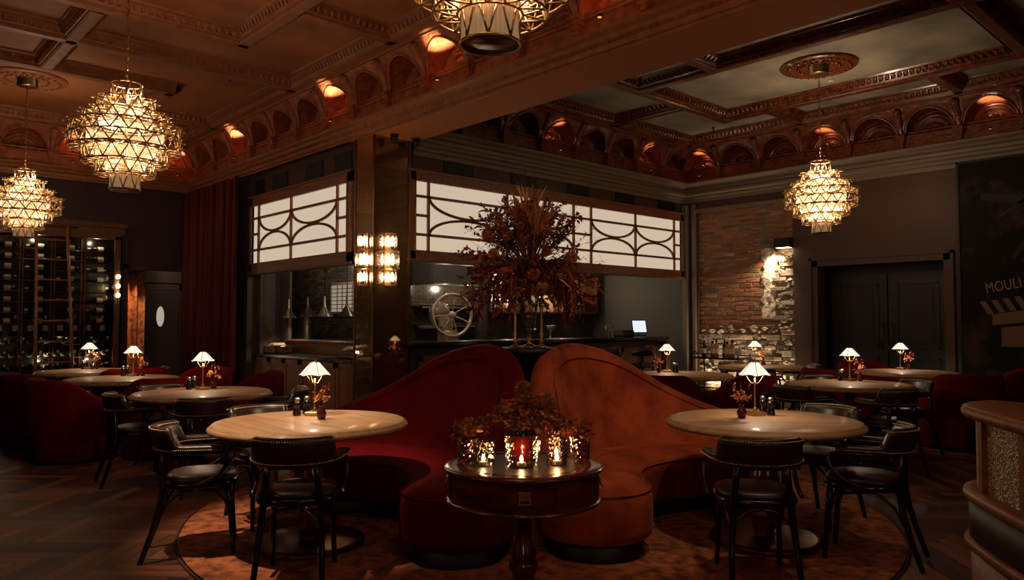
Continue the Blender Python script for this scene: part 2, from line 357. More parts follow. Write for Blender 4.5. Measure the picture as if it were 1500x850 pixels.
# --- cornice + vaulted frieze
def frieze(name,o,al,nr,count,per,mF,mC,first=0.0,grey=None,egg=True):
    o=V(o);al=V(al);nr=V(nr)
    Lr=count*per+first
    c=MB()
    c.sweep([(0,ZS),(.02,ZS),(.02,ZS+.03),(.045,ZS+.035),(.05,ZS+.08),(.09,ZS+.10),(.11,ZS+.13),(.15,ZS+.15),(.165,ZS+.165),(.165,ZS+.185),(.03,ZS+.195)],o,al,nr,Lr)
    if egg:
        k=0
        while k*.07<Lr-.05:
            p=o+al*(k*.07+.035)+nr*.075+V((0,0,ZS+.095)); c.octa(p,.026); k+=1
    struct(name+'_cornice',c,mC)
    f=MB()
    f.sweep([(.03,ZS+.19),(.03,4.0),(.05,4.0),(.05,4.03),(-.12,4.03)],o,al,nr,Lr)
    z0,z1=4.03,ZC; Rr=per*.43; Kt=18
    dc=lambda z:.06+.20*max(0,(z-z0)/(z1-z0))**1.7
    Mx=Matrix((( al.x,nr.x,0,o.x),(al.y,nr.y,0,o.y),(0,0,1,0),(0,0,0,1)))
    def rel(r,t): # relief of the lunette
        x=.040*abs(math.sin(5*t+6*r))*math.sin(PI*min(1,r/.6))*abs(math.cos(9*r)) if r<.6 else 0
        x+=.02*max(0,math.sin(r*19)) if r<.62 else 0
        if .64<r<.72: x+=.03
        if .80<r<.86: x+=.022
        return x
    for m in range(count):
        u0=first+m*per; uc=u0+per/2; Rh=(z1-z0-.05)/Rr
        A=[];B=[]
        for k in range(Kt+1):
            t=PI*k/Kt; ax,az=uc+Rr*math.cos(t),z0+Rr*math.sin(t)*min(1,Rh*1.0)
            dx,dz=math.cos(t),math.sin(t)
            s1=(per/2)/abs(dx) if abs(dx)>1e-6 else 1e9; s2=(z1-z0)/dz if dz>1e-6 else 1e9
            q=min(s1,s2); A.append((ax,az)); B.append((uc+dx*q,z0+dz*q))
        rows=[]
        for i in range(6):
            e=i/5; row=[]
            for k in range(Kt+1):
                x=A[k][0]*(1-e)+B[k][0]*e; z=A[k][1]*(1-e)+B[k][1]*e
                bump=.016*math.sin(PI*e)*(1+math.sin(k*2.3+i*2)) if 0<i<5 else 0
                row.append((x,dc(z)+bump,z))
            rows.append(row)
        f.grid(rows,Mx)
        f.grid([[(A[k][0],dc(A[k][1])*(1-i/3)-.12*i/3,A[k][1]) for k in range(Kt+1)] for i in range(4)],Mx)
        f.tube([(A[k][0],dc(A[k][1])+.006,A[k][1]) for k in range(Kt+1)],.017,5,Mx)
        rr=[0,.06,.12,.18,.24,.3,.36,.42,.48,.54,.6,.63,.645,.715,.73,.79,.805,.855,.87,1]
        f.grid([[(uc+Rr*q*math.cos(PI*k/48),-.12+rel(q,PI*k/48),z0+Rr*q*math.sin(PI*k/48)*min(1,Rh)) for k in range(49)] for q in rr],Mx)
        # little carved boss and corbel at the module joint
        f.box((uc,.0,z0+.035),(per*.9,.05,.03),Mx)
        for d,zz,hh,ww in ((.06,3.99,.05,.11),(.045,3.945,.05,.085),(.03,3.90,.05,.06)):
            f.box((u0,d/2+.03,zz),(ww,d+.06,hh),Mx)
        f.box((u0,.08,4.02),(.13,.12,.03),Mx)
        f.tube([(u0,dc(z0+i*.05)+.01,z0+i*.05) for i in range(8)],[.035+.004*i for i in range(8)],6,Mx)
    struct(name+'_frieze',f,mF,True)
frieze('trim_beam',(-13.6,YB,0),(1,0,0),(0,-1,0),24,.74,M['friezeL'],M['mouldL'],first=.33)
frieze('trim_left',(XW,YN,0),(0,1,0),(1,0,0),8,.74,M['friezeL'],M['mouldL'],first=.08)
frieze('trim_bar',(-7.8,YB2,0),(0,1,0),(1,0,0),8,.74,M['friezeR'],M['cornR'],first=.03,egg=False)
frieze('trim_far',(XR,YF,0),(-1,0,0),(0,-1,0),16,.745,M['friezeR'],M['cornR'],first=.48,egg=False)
# stepped grey cornice below the right-hand frieze
for nm,o,al,nr,L in (('trim_bar_lower',(-7.8,YB2,0),(0,1,0),(1,0,0),YF-YB2),('trim_far_lower',(-7.8,YF,0),(1,0,0),(0,-1,0),XR+7.8)):
    c=MB(); c.sweep([(0,ZS-.16),(.03,ZS-.16),(.03,ZS-.10),(.06,ZS-.09),(.06,ZS-.05),(.10,ZS-.03),(.10,ZS+.01),(.0,ZS+.02)],o,al,nr,L); struct(nm,c,M['cornR'])
# --- ceiling beams with egg moulding
def cbeam(mb,o,al,L,w=.14,sides=(1,-1),step=.075,ext=.1,up=None):
    o=V(o);al=V(al);nr=V((-al.y,al.x,0))
    mb.sweep([(-w/2,ZC+.012),(-w/2+.02,ZC),(w/2-.02,ZC),(w/2,ZC+.012)],o,al,nr,L)
    for s in sides:
        mb.sweep([(s*w/2,ZC+.012),(s*(w/2),ZC+.03),(s*(w/2+.015),ZC+.035),(s*(w/2+.03),ZC+.06),(s*(w/2+.06),ZC+.10),(s*(w/2+.07),ZC+.115),(s*(w/2+.085),ZC+.12),(s*(w/2+.1),ZP)],o,al,nr,L)
        k=0
        while k*step<L-.03:
            p=o+al*(k*step+step/2)+nr*(s*(w/2+.05))+V((0,0,ZC+.072))
            x=al*.026; y=nr*(s*.018); z=V((0,0,.03))
            mb.add([p-x-z*.9,p+x-z*.9,p+x+z+y*1.6,p-x+z+y*1.6,p+nr*(-s*.014)-V((0,0,.012))],[(0,1,4),(1,2,4),(2,3,4),(3,0,4)],None,True); k+=1
def beams(name,lst,m):
    for i,(x0,y0,x1,y1,*s) in enumerate(lst):
        mb=MB(); d=V((x1-x0,y1-y0,0)); cbeam(mb,(x0,y0,0),d.normalized(),d.length,sides=s[0] if s else (1,-1)); struct('%s_%d'%(name,i+1),mb,m)
BL=[(-8.07,-1,-8.07,3.47),(-8.1,3.41,4.2,3.41),(-5.3,-1,-5.3,3.35),(-3.62,-1,-3.62,3.35),(-.75,-1,-.75,3.35),(1.0,-1,1.0,3.35),(3.9,-1,3.9,3.35),
    (-9.22,-1,-9.22,4.6),(-10.48,.4,-10.48,3.48),(-13.3,3.42,-10.4,3.42),(-10.4,1.98,-8.15,1.98),(-6.87,3.48,-6.87,4.6),(-2.4,3.48,-2.4,4.6),(-4.6,3.48,-4.6,4.6),(-11.9,3.48,-11.9,4.6),(-8.07,.3,-5.3,.3),(-12.9,.5,-10.4,.5)]
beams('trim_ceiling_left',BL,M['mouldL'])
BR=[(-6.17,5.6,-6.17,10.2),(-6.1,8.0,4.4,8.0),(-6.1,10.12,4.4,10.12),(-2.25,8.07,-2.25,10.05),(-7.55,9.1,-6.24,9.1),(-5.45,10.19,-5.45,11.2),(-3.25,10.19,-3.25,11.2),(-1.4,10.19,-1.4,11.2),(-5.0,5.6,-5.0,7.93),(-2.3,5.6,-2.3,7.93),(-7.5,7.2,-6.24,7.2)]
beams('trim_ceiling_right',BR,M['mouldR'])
# border bands at the frieze tops
def border(name,o,al,nr,L,m):
    mb=MB(); o=V(o)+V(nr)*.25
    mb.sweep([(0,ZC-.012),(.0,ZC-.03),(.025,ZC-.03),(.03,ZC-.005),(.05,ZC),(.14,ZC),(.15,ZC+.03),(.18,ZC+.06),(.21,ZC+.11),(.24,ZC+.12),(.25,ZP)],o,al,nr,L)
    mb.sweep([(-.24,ZC+.01),(0,ZC-.01)],o,al,nr,L)
    a=V(al);n_=V(nr);k=0
    while k*.075<L-.03:
        p=o+a*(k*.075+.037)+n_*.185+V((0,0,ZC+.068)); x=a*.026;y=n_*.02;z=V((0,0,.03))
        mb.add([p-x-z*.9,p+x-z*.9,p+x+z+y*1.6,p-x+z+y*1.6,p-n_*.014-V((0,0,.012))],[(0,1,4),(1,2,4),(2,3,4),(3,0,4)],None,True); k+=1
    struct(name,mb,m)
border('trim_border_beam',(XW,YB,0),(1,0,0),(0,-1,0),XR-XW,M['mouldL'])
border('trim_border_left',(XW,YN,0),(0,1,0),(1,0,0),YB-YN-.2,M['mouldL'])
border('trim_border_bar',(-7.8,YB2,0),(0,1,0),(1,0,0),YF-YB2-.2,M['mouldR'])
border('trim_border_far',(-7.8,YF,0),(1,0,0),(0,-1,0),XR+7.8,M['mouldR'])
# --- doorway trims, dark double doors in the far wall
w=MB()
for x0,x1,z0,z1 in ((-5.46,-5.36,0,2.33),(-3.58,-3.48,0,2.33),(-5.46,-3.48,2.23,2.33)): 
    w.bx(x0,x1,YF-.03,YF,z0,z1); 
for x0,x1,z0,z1 in ((-5.49,-5.45,0,2.36),(-3.49,-3.45,0,2.36),(-5.49,-3.45,2.32,2.36)): w.bx(x0,x1,YF-.05,YF,z0,z1)
struct('trim_door_far',w,M['wallbrown'])
w=MB(); w.bx(-5.36,-3.58,YF+.45,YF+.5,0,2.3); w.bx(-5.42,-5.36,YF+.2,YF+.5,0,2.3); w.bx(-3.58,-3.52,YF+.2,YF+.5,0,2.3); struct('wall_door_recess',w,M['doorblack'])
for i,(x0,x1) in enumerate(((-5.3,-4.48),(-4.46,-3.64))):
    d=MB(); d.bx(x0,x1,YF+.36,YF+.40,0.01,2.1)
    for z0,z1 in ((.15,.85),(.98,1.95)):
        for a,b,c,e in ((x0+.12,x1-.12,z0,z0+.025),(x0+.12,x1-.12,z1-.025,z1),(x0+.12,x0+.145,z0,z1),(x1-.145,x1-.12,z0,z1)): d.bx(a,b,YF+.345,YF+.362,c,e)
        d.bx(x0+.2,x1-.2,YF+.35,YF+.362,z0+.08,z1-.08)
    o=struct('door_%d'%(i+1),d,M['doorblack'])
    hx=x1-.06 if i==0 else x0+.06
    h=MB(); h.tube([(hx,YF+.36,.95),(hx,YF+.30,.98),(hx,YF+.30,1.32),(hx,YF+.36,1.35)],.011,8); obj('door_handle',h,M['brassd'],o)
# narrow frame beside the brick bay
w=MB(); w.bx(-7.62,-7.56,YF-.06,YF,0,3.45); w.bx(-7.78,-7.7,YF-.12,YF,0,3.45); w.bx(-7.56,-5.74,YF-.03,YF,3.3,3.36); struct('trim_brick_bay',w,M['cornR'])
# --- brick bay
b=MB()
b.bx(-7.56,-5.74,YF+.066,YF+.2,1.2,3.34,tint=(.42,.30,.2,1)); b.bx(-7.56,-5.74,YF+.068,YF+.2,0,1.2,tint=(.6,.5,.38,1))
rb=random.Random(3); row=0; z=0
while z<3.32:
    low=z<1.12
    h=.078 if z>1.2 else rb.choice((.075,.09,.11))
    x=-7.56-(.11 if row%2 else 0)-rb.uniform(0,.04)
    while x<-5.74:
        wd=.245*rb.uniform(.9,1.06) if not low else rb.uniform(.12,.28)
        x0,x1=max(x,-7.56),min(x+wd,-5.745)
        if x1-x0>.03:
            strip=-6.36<(x0+x1)/2<-6.08 and 1.42<z<2.58
            right=(x0+x1)/2>-6.1
            dep=rb.uniform(.012,.022) if not(low or right) else rb.uniform(.01,.055)
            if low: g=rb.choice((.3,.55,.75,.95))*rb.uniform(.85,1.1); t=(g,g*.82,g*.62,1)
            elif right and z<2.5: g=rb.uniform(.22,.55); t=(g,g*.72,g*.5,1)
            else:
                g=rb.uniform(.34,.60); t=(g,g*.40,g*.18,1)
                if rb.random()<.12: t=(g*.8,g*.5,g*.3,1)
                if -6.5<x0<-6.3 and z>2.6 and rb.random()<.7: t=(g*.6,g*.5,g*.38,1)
            if not strip:
                zz=h-.012; jj=.006 if not(low or right) else .014
                jx=[rb.uniform(-jj,jj) for _ in range(8)]; y0=YF+.074-dep
                vs=[(x0+.006+jx[0],y0+.008,z+.004),(x1-.006+jx[1],y0+.008,z+.004),(x1-.006+jx[2],y0+.008,z+zz+jx[6]),(x0+.006+jx[3],y0+.008,z+zz+jx[7]),
                    (x0+.016,y0+rb.uniform(-.008,.006),z+.012),(x1-.016,y0+rb.uniform(-.008,.006),z+.012),(x1-.016,y0+rb.uniform(-.008,.006),z+zz-.008),(x0+.016,y0+rb.uniform(-.008,.006),z+zz-.008)]
                vs+=[(p[0],YF+.13,p[2]) for p in vs[:4]]
                b.add(vs,[(4,5,6,7),(0,1,5,4),(1,2,6,5),(2,3,7,6),(3,0,4,7),(8,9,1,0),(9,10,2,1),(10,11,3,2),(11,8,0,3)],None,True,t)
        x+=wd
    z+=h; row+=1
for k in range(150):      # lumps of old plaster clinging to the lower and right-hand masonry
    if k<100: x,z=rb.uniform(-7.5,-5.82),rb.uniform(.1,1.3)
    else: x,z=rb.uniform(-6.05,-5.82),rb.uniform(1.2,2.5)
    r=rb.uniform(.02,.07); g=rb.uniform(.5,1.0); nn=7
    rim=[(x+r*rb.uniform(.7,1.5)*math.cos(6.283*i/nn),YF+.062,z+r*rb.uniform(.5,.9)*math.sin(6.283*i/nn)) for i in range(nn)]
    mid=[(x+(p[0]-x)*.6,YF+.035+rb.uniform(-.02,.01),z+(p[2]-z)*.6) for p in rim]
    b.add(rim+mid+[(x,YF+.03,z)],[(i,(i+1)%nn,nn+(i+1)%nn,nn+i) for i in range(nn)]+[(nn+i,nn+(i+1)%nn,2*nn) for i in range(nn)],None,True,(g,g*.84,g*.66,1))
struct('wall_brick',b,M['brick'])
# torn strip of limewashed plaster
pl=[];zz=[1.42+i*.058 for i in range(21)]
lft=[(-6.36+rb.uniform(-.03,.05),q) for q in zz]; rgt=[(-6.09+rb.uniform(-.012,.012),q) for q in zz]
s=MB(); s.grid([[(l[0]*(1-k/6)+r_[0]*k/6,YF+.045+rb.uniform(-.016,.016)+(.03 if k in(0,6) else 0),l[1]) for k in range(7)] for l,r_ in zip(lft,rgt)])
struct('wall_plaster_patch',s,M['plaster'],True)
# --- plinths
for nm,(x0,x1,y0,y1) in {'baseboard_far':(-5.76,-5.49,YF-.02,YF),'baseboard_far_right':(-3.45,XR,YF-.02,YF),'baseboard_left':(XW,XW+.02,3.7,3.84)}.items():
    w=MB(); w.bx(x0,x1,y0,y1,0,.16); struct(nm,w,M['wallbrown'])
# corridor doorway trim
w=MB()
for a,b_,c,e in ((3.76,3.84,0,2.33),(4.78,4.86,0,2.33),(3.76,4.86,2.25,2.33)): w.bx(XW,XW+.03,a,b_,c,e)
struct('trim_corridor',w,M['walldark'])
w=MB(); w.bx(XW-1.34,XW-1.30,3.4,4.42,0,2.5); w.bx(XW-1.34,XW-1.30,5.22,5.7,0,2.5); w.bx(XW-1.34,XW-1.30,4.42,5.22,2.1,2.5); struct('wall_corridor_end',w,M['walldark'])
w=MB(); w.bx(XW-1.33,XW-1.29,4.42,5.22,0.01,2.08)
for a_,b_,c_,e_ in ((4.42,4.52,0.01,2.08),(5.12,5.22,.01,2.08),(4.42,5.22,1.97,2.08),(4.42,5.22,.01,.2)): w.bx(XW-1.295,XW-1.275,a_,b_,c_,e_)
d=struct('door_3',w,M['walldark'])
def disc(x,y,z,ry,rz,th): 
    g=MB(); g.lathe([(.001,0),(1,0),(1,1),(.001,1)],32,M=Matrix(((0,0,th,x),(ry,0,0,y),(0,rz,0,z),(0,0,0,1))),cap=False); return g
obj('oval_window',disc(XW-1.29,4.78,1.47,.07,.19,.012),M['ovalglow'],d)
obj('oval_frame',disc(XW-1.292,4.78,1.47,.085,.205,.010),M['brassd'],d)
# vents
def vents(lst,axis):
    for a0,a1,z0,z1,lab in lst:
        v=MB(); f=MB()
        if axis=='x':
            X=-7.8; f.bx(X-.01,X+.012,a0,a1,z0,z1)
            for k in range(7): zz=z0+.015+(z1-z0-.03)*k/6; v.bx(X+.008,X+.02,a0+.02,a1-.02,zz-.005,zz+.005)
        else:
            Y=YB+.1; f.bx(a0,a1,Y-.012,Y+.01,z0,z1)
            for k in range(7): zz=z0+.015+(z1-z0-.03)*k/6; v.bx(a0+.02,a1-.02,Y-.02,Y-.008,zz-.005,zz+.005)
        t=thing('wall_vent',lab,'vent',(0,0,0),0,'black vents above the bar screens'); obj('vent_frame',f,M['vent'],t); obj('vent_slats',v,M['vent'],t)
od=['first','second','third','fourth','fifth']
vents([(a,b_,3.3,3.48,'square black wall vent above the long lit screen, %s from the mirror pillar'%od[i]) for i,(a,b_) in enumerate(((6.0,6.5),(7.2,7.7),(8.35,8.85),(9.5,10.0),(10.65,11.15)))],'x')
vents([(a,b_,3.3,3.56,'square black wall vent above the short lit screen, %s from the red curtain'%od[i]) for i,(a,b_) in enumerate(((-11.25,-10.96),(-10.66,-10.18),(-9.65,-9.15),(-8.84,-8.4)))],'y')
# ================================================================ FURNITURE
# rug
r_=MB(); r_.lathe([(2.47,.002),(2.47,.014),(2.44,.016)],96,cap=False)
rug=thing('round_rug','large round rust patterned rug under the two curved sofas','rug',(-4.07,4.02,0))
g=MB(); g.lathe([(.001,.015),(.8,.015),(1.7,.015),(2.46,.015)],96,cap=False); obj('pile',g,M['rug'],rug)
e=MB(); e.ring((0,0,.007),2.475,.007,96,6); obj('binding',e,M['rugedge'],rug)
# ---- round table
def make_table(lab):
    t=thing('round_table',lab,'table',(0,0,0),0,'round oak pedestal tables')
    o=MB(); o.lathe([(.001,.75),(.3,.75),(.572,.75),(.580,.747),(.583,.740),(.590,.736),(.600,.728),(.603,.718),(.598,.708),(.585,.703),(.4,.700),(.001,.700)],72,cap=False); obj('tabletop',o,M['oaktop'],t)
    o=MB(); o.lathe([(.19,.70),(.19,.68),(.09,.66),(.055,.64),(.05,.60),(.058,.57),(.05,.55),(.055,.50),(.085,.42),(.095,.37),(.085,.32),(.05,.27),(.045,.24),(.06,.225),(.06,.21),(.05,.20)],24,cap=False)
    o.lathe([(.05,.20),(.075,.16),(.08,.10),(.06,.05),(.07,.03)],8,cap=False,flat=True); obj('pedestal',o,M['mahog'],t)
    o=MB(); o.lathe([(.001,.034),(.30,.030),(.335,.022),(.34,.010),(.34,0)],48,cap=False); obj('base_plate',o,M['brassd'],t)
    return t
# ---- lamp
M['shade']=emat('glowing lamp shade',(1,.86,.66,1),1.25)
def make_lamp(lab):
    t=thing('table_lamp',lab,'lamp',(0,0,0),0,'small glowing brass table lamps')
    o=MB(); o.rbox((0,0,.0125),(.10,.10,.025),.003); obj('base',o,M['brass'],t)
    o=MB(); o.lathe([(.012,.025),(.014,.035),(.007,.045),(.006,.19),(.006,.205),(.013,.208),(.013,.216),(.007,.22),(.006,.24)],12); o.sphere((0,0,.038),.014,10,6); obj('stem',o,M['brass'],t)
    for k in range(4):
        o=MB(); a=PI*k/2+PI/4; c,s=math.cos(a),math.sin(a)
        o.tube([(c*r,s*r,z) for r,z in ((.008,.204),(.016,.207),(.028,.216),(.040,.234),(.052,.254),(.066,.272))],.0027,5); obj('shade_arm',o,M['brassd'],t)
    o=MB(); P=[]
    for r,z in ((.104,.262),(.088,.281),(.064,.307),(.040,.333),(.026,.347)):
        row=[]
        for i in range(48):
            a=2*PI*i/48; ph=(i%8)/8; sc=1-.05*math.sin(PI*ph)*(1 if r>.08 else .6); zz=z+(.008*math.sin(PI*ph) if r>.1 else 0)
            row.append((r*sc*math.cos(a),r*sc*math.sin(a),zz))
        P.append(row)
    o.grid(P,closedv=True); obj('shade',o,M['shade'],t)
    for k in range(6):
        o=MB(); a=2*PI*k/6; c,s=math.cos(a),math.sin(a)
        o.tube([(c*(r+.0022),s*(r+.0022),z) for r,z in ((.106,.261),(.088,.2825),(.064,.3085),(.040,.3345),(.026,.3485))],.0019,4); obj('shade_rib',o,M['brassd'],t)
    o=MB(); o.lathe([(.026,.346),(.022,.351),(.006,.353),(.005,.358)],12,cap=True); obj('finial',o,M['brass'],t)
    return t
def make_mill(lab):
    t=thing('pepper_mill',lab,'pepper mill')
    o=MB(); o.lathe([(.026,0),(.027,.012),(.024,.03),(.017,.048),(.022,.062),(.024,.072),(.02,.084),(.016,.092)],16); obj('body',o,M['pepper'],t)
    o=MB(); o.lathe([(.014,.092),(.018,.098),(.019,.108),(.014,.116),(.007,.119)],16); obj('cap',o,M['steel'],t)
    return t
def flowers(mb,st,c,n,hz,spread,rr,cols,len_=.03):
    for i in range(n):
        a=rr.uniform(0,2*PI); q=rr.uniform(0,1)**.6*spread
        e=V((c[0]+math.cos(a)*q,c[1]+math.sin(a)*q,c[2]+hz*(1-.55*(q/spread)**2)*rr.uniform(.7,1.08)))
        st.tube([c,(V(c)+e)/2+V((0,0,.2*hz)),e],.0012,3)
        k=rr.choice(cols)
        for j in range(7):
            d=V((rr.uniform(-1,1),rr.uniform(-1,1),rr.uniform(-.4,1)))
            mb.leaf(e,d,len_*rr.uniform(.6,1.2),len_*.22,.4,k)
def make_vase(lab,seed):
    rr=random.Random(seed)
    t=thing('bud_vase',lab,'vase',(0,0,0),0,'ruby bud vases with dried flowers')
    o=MB(); o.lathe([(.018,0),(.024,.004),(.031,.025),(.032,.04),(.024,.058),(.013,.070),(.013,.080),(.018,.088)],14,cap=False); o.lathe([(.001,.003),(.02,.003)],14,cap=False); obj('glass_body',o,M['redglass'],t)
    b=MB(); s=MB(); flowers(b,s,(0,0,.07),16,.10,.062,rr,[(1,1,1,1),(1.2,1.05,.8,1),(.9,.7,.6,1)],.026)
    for k in range(5):
        a=rr.uniform(0,6.28); e=V((math.cos(a)*.05,math.sin(a)*.05,.2+.03*rr.random())); s.tube([(0,0,.07),e*.7+V((0,0,.03)),e],.001,3)
        for j in range(5): b.leaf(e-V((0,0,.01*j)),(rr.uniform(-1,1),rr.uniform(-1,1),.8),.02,.004,.3,(.9,.5,.42,1))
    obj('blossom',b,M['petal'],t); obj('stem',s,M['stemm'],t)
    return t
# ---- bentwood armchair, front = +Y
def make_chair(lab):
    t=thing('bentwood_armchair',lab,'chair',(0,0,0),0,'brown leather bentwood armchairs')
    # band path (plan) : horseshoe
    def pathpt(s):   # s in -1..1
        Rr=.208; a0=1.42
        arc=Rr*a0; tot=arc+.185; d=abs(s)*tot; sg=1 if s>0 else -1
        if d<arc: a=d/Rr; return V((sg*Rr*math.sin(a),-.02-Rr*math.cos(a),0)),V((sg*math.sin(a),-math.cos(a),0))
        a=a0; q=d-arc
        return V((sg*(Rr*math.sin(a)+q*math.cos(a)*1.0),-.02-Rr*math.cos(a)+q*math.sin(a),0)),V((sg*math.sin(a),-math.cos(a),0))
    o=MB(); rows=[]; nl=MB(); Nn=56
    for i in range(Nn+1):
        s=-1+2*i/Nn; p,nn=pathpt(s); u=abs(s)
        k=max(0,min(1,(.52-u)/.10)); k=k*k*(3-2*k)
        top=.665+.105*k; bot=.632-.006*k; th=.024+.008*(1-k); lean=.028*k
        if u>.97: th*=.75; top-=.006; bot+=.004
        row=[]
        for q,zz in ((-1,.0),(-1,.35),(-1,.75),(-.75,.95),(0,1.02),(.75,.95),(1,.75),(1,.35),(1,0),(.6,-.06),(-.6,-.06)):
            z=bot+(top-bot)*zz; rr=q*th*(.8 if abs(q)==1 and zz in(0,) else 1)
            row.append(p+nn*(rr+lean*max(0,zz))+V((0,0,z)))
        rows.append(row)
    o.grid(rows,closedv=True); o.add(rows[0],[tuple(range(11))]); o.add(rows[-1],[tuple(range(10,-1,-1))]); obj('backrest',o,M['leather'],t)
    for i in range(84):
        s=-1+2*(i+.5)/84; p,nn=pathpt(s); u=abs(s)
        k=max(0,min(1,(.52-u)/.10)); k=k*k*(3-2*k); th=.024+.008*(1-k)
        nl.octa(p+nn*(th+.002)+V((0,0,.641-.006*k)),.0052); nl.octa(p-nn*(th+.002)+V((0,0,.641-.006*k)),.0052)
        if u<.46: nl.octa(p+nn*(th*.9+.028)+V((0,0,.756)),.0052); nl.octa(p-nn*(th*.9-.026)+V((0,0,.756)),.0052)
        elif u<.54: nl.octa(p-nn*(th-.02)+V((0,0,.66+.1*k)),.0052)
    obj('nailhead_trim',nl,M['nail'],t)['kind']='stuff'
    # bent rail below the band curling down at the arm fronts to the seat
    pts=[pathpt(-1+2*i/40)[0]+V((0,0,.62)) for i in range(41)]
    def curl(sg):
        e=pathpt(sg)[0]; x,y=e.x,e.y
        return [V((x*1.0,y+.025,.612)),V((x*1.02,y+.036,.59)),V((x*1.04,y+.03,.55)),V((x*1.04,y+.0,.51)),V((x*1.03,y-.05,.475)),V((x*1.03,y-.10,.45)),V((x*1.03,y-.15,.435))]
    o=MB(); o.tube(list(reversed(curl(-1)))+pts+curl(1),.0125,8); obj('arm_rail',o,M['black'],t)
    # seat
    def D(r,i,n=40):
        a=2*PI*i/n; x=math.cos(a);y=math.sin(a)
        k=1/((abs(x)**2.8+abs(y)**2.8)**(1/2.8)); return (x*k*r,y*k*r*.98+.02)
    o=MB(); o.grid([[D(r,i)+(z,) for i in range(40)] for r,z in ((.001,.490),(.11,.489),(.165,.484),(.194,.474),(.203,.460),(.198,.446),(.18,.440),(.001,.440))],closedv=True); obj('seat',o,M['leather'],t)
    o=MB(); o.grid([[D(r,i)+(z,) for i in range(40)] for r,z in ((.18,.445),(.207,.445),(.213,.438),(.213,.418),(.207,.41),(.18,.41))],closedu=True,closedv=True); obj('seat_frame',o,M['black'],t)
    for sg in (-1,1):
        o=MB(); o.tube([(sg*.155,.175,.43),(sg*.161,.184,.3),(sg*.168,.197,.12),(sg*.173,.208,0)],[.019,.0175,.0155,.0135],10); obj('leg',o,M['black'],t)
    for sg in (-1,1):
        o=MB(); o.tube([(sg*.120,-.195,.66),(sg*.130,-.190,.55),(sg*.142,-.182,.44),(sg*.152,-.197,.32),(sg*.163,-.237,.17),(sg*.172,-.295,0)],[.016,.018,.019,.018,.0165,.0145],10); obj('leg',o,M['black'],t)
    for sg in (-1,1):   # arched side braces
        o=MB(); o.tube([(sg*.163,.186,.24),(sg*.166,.155,.33),(sg*.168,.10,.385),(sg*.168,.0,.40),(sg*.162,-.09,.385),(sg*.158,-.16,.33),(sg*.160,-.218,.22)],.0095,7); obj('brace',o,M['black'],t)
    for y,zz in ((.186,.245),(-.218,.225)):
        o=MB(); o.tube([(-.162,y,zz),(-.135,y*.9,.34),(-.07,y*.82,.39),(0,y*.8,.402),(.07,y*.82,.39),(.135,y*.9,.34),(.162,y,zz)],.0095,7); obj('brace',o,M['black'],t)
    return t
# ---- velvet tub chair, front = +Y
def make_tub(lab):
    t=thing('tub_chair',lab,'armchair',(0,0,0),0,'crimson velvet tub chairs')
    N=60; A0=math.radians(38)     # opening at the front
    def ang(i): return PI/2+A0+(2*PI-2*A0)*i/N
    o=MB(); rows=[]
    for i in range(N+1):
        a=ang(i); back=(1-math.sin(a))/2      # 1 at back
        k=max(0,min(1,(back-.25)/.6)); k=k*k*(3-2*k)
        top=.61+.20*k; cut=abs(((a-1.5*PI)+PI)%(2*PI)-PI)<math.radians(21)
        b=.275 if cut else .012
        x,y=math.cos(a),math.sin(a); ro,ri=.43,.33
        e=.97 if i in(0,N) else 1
        row=[(ro*.985,b),(ro,b+.03),(ro*1.0,top*.6),(ro*1.01*e,top-.05),(ro*.985,top-.018),(ro*.93,top),((ro+ri)/2,top+.004),(ri*1.08,top),(ri*1.01,top-.02),(ri,top-.06),(ri,.40),(ri+.01,.30),(ri+.01,b)]
        rows.append([(x*r,y*r*.97,z) for r,z in row])
    o.grid(rows,closedv=True); o.add(rows[0],[tuple(range(12,-1,-1))]); o.add(rows[-1],[tuple(range(13))]); obj('shell',o,M['velvet'],t)
    o=MB(); o.lathe([(.001,.455),(.26,.45),(.325,.43),(.335,.39),(.33,.30),(.30,.29),(.001,.29)],36,cap=False,sy=1.02); obj('seat_cushion',o,M['velvet'],t)
    o=MB(); o.lathe([(.30,.285),(.30,.02),(.001,.02)],24,cap=False); obj('base',o,M['plinth'],t)
    return t
